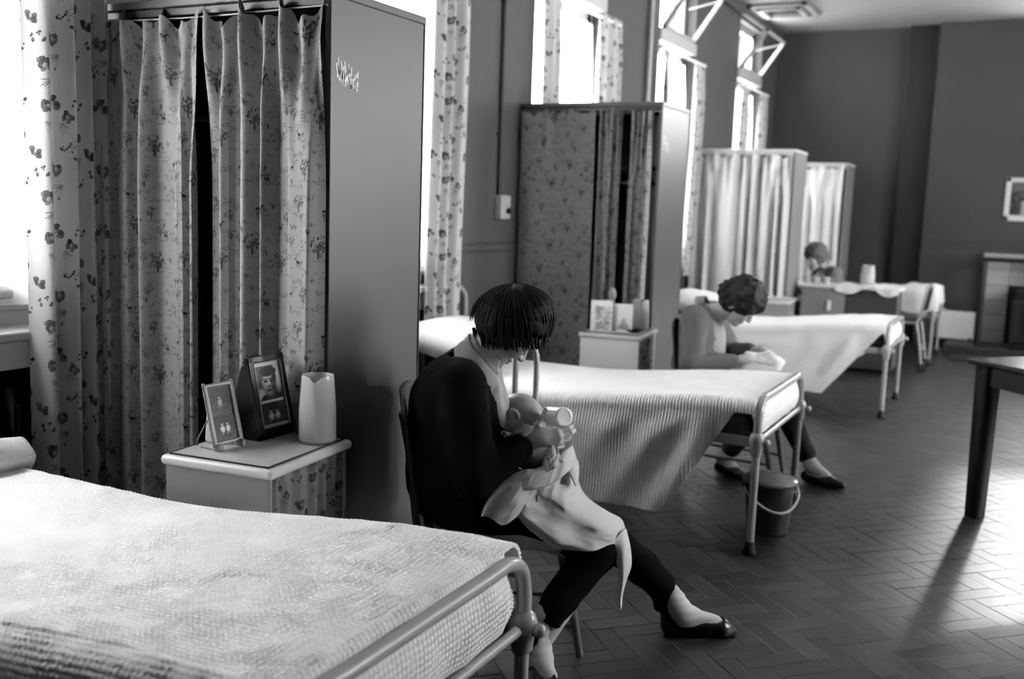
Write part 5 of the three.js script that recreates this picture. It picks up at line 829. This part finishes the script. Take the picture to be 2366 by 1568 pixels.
// far wall: framed picture, fireplace with stove, guard, low white board
{
  const t = thing('framed_picture', 'pale-framed picture hanging on the chimney breast', 'picture', [-0.07, 1.61, ZF]), w = 0.2, h = 0.225, f = mat(0.8, 0.4);
  obj('frame', [bx(-w, w, -h, -h + 0.06, 0, 0.022, 0.005), bx(-w, w, h - 0.045, h, 0, 0.022, 0.005), bx(-w, -w + 0.05, -h, h, 0, 0.022, 0.005), bx(w - 0.05, w, -h, h, 0, 0.022, 0.005)], f, t);
  obj('print', new THREE.PlaneGeometry(0.32, 0.37).translate(0, 0, 0.012), new THREE.MeshStandardMaterial({ roughness: 0.5, map: canvasTex(128, 128, (g, n) => { seed = 90; g.fillStyle = gray(0.34); g.fillRect(0, 0, n, n); g.fillStyle = gray(0.14); g.fillRect(6, 38, 60, 82); for (let i = 0; i < 80; i++) blob(g, R(0, n), R(30, n), R(3, 12), R(0.1, 0.4), 0.6); g.fillStyle = gray(0.6); g.fillRect(48, 70, 22, 50); }) }), t);
}
{
  const t = thing('fireplace', 'tiled fireplace surround with dark hearth built against the chimney breast', 'fireplace', [0.15, 0, ZF + 0.003]), tile = [0.57, 0.61, 0.65].map(s => mat(s, 0.3));
  obj('surround_core', [bx(-0.53, -0.3, 0.09, 1.0, 0, 0.07), bx(0.3, 0.53, 0.09, 1.0, 0, 0.07), bx(-0.3, 0.3, 0.72, 1.0, 0, 0.07)], mat(0.34, 0.8), t);
  const ys = [0.095, 0.24, 0.39, 0.54, 0.71, 0.87, 1.0]; let k = 0;
  for (let j = 0; j < 6; j++) for (const [a, b] of [[-0.53, -0.3], [-0.3, -0.1], [-0.1, 0.1], [0.1, 0.3], [0.3, 0.53]]) if (j > 3 || Math.abs(a + b) > 0.7) { obj('tile', bx(a + 0.003, b - 0.003, ys[j] + 0.003, ys[j + 1] - 0.003, 0.07, 0.084, 0.003), tile[k = (k + 2 * j + 1) % 3], t); }
  obj('mantel', bx(-0.56, 0.56, 1.0, 1.04, 0, 0.13, 0.012), tile[2], t);
  obj('hearth', bx(-0.85, 0.85, 0, 0.09, 0, 0.62, 0.012), mat(0.17, 0.5), t);
  const s = thing('stove', 'black iron stove standing on the hearth before the fireplace', 'stove', [0.17, 0.09, ZF + 0.32]), bl = mat(0.05, 0.5);
  obj('body', [bx(-0.27, 0.27, 0.06, 0.5, -0.2, 0.2, 0.015), bx(-0.23, 0.23, 0.5, 0.6, -0.17, 0.17, 0.02)], bl, s);
  const dr = obj('door', bx(-0.15, 0.15, 0.14, 0.44, 0.2, 0.216, 0.008), bl, s); obj('handle', rod([0.12, 0.28, 0.23], [0.12, 0.33, 0.23], 0.008), mat(0.4, 0.3), dr);
  obj('flue', rod([0, 0.6, -0.08], [0, 0.95, -0.08], 0.06), bl, s);
  for (const [x, z] of [[-0.22, -0.16], [0.22, -0.16], [-0.22, 0.16], [0.22, 0.16]]) obj('foot', rod([x, 0, z], [x, 0.07, z], 0.016, 0.022), bl, s);
}
{
  const m = mat(0.08, 0.4), t = thing('fire_guard', 'tall dark tubular fire guard around the stove and hearth', 'fire guard', [0.17, 0.09, ZF + 0.56]), w = 0.56, h = 0.9;
  obj('top_rail', tube([[-w, h - 0.05, -0.5], [-w, h - 0.02, -0.1], [-w + 0.03, h, 0], [0, h, 0], [w - 0.03, h, 0], [w, h - 0.02, -0.1], [w, h - 0.05, -0.5]], 0.022, { seg: 60 }), m, t);
  for (const [x, z] of [[-w + 0.005, -0.015], [w - 0.005, -0.015], [-w, -0.48], [w, -0.48]]) obj('upright', rod([x, 0.005, z], [x, h - 0.02, z], 0.022), m, t);
  obj('bottom_rail', tube([[-w, 0.04, -0.48], [-w, 0.04, -0.015], [w, 0.04, -0.015], [w, 0.04, -0.48]], 0.01, { straight: true, seg: 60 }), m, t);
}
{
  const t = thing('white_board', 'low white-painted board standing along the far wall beside the fire guard', 'board', [-0.64, 0, ZF + 0.05]);
  obj('panel', bx(-0.18, 0.2, 0.1, 0.4, -0.01, 0.012, 0.004), mat(0.98, 0.5), t);
  for (const x of [-0.15, 0.17]) obj('foot', bx(x - 0.02, x + 0.02, 0, 0.12, -0.012, 0.05, 0.005), darkPaint, t);
}
single('hearth_rug', 'dark rug lying on the parquet in front of the hearth', 'rug', sheet((s, q) => [lerp(-0.62, 0.7, s), 0.012 + 0.001 * noise(s * 12, q * 12), lerp(-11.16, -10.75, q)], 40, 16, 0.01), mat(0.18, 0.95));
renderer.render(scene, camera);
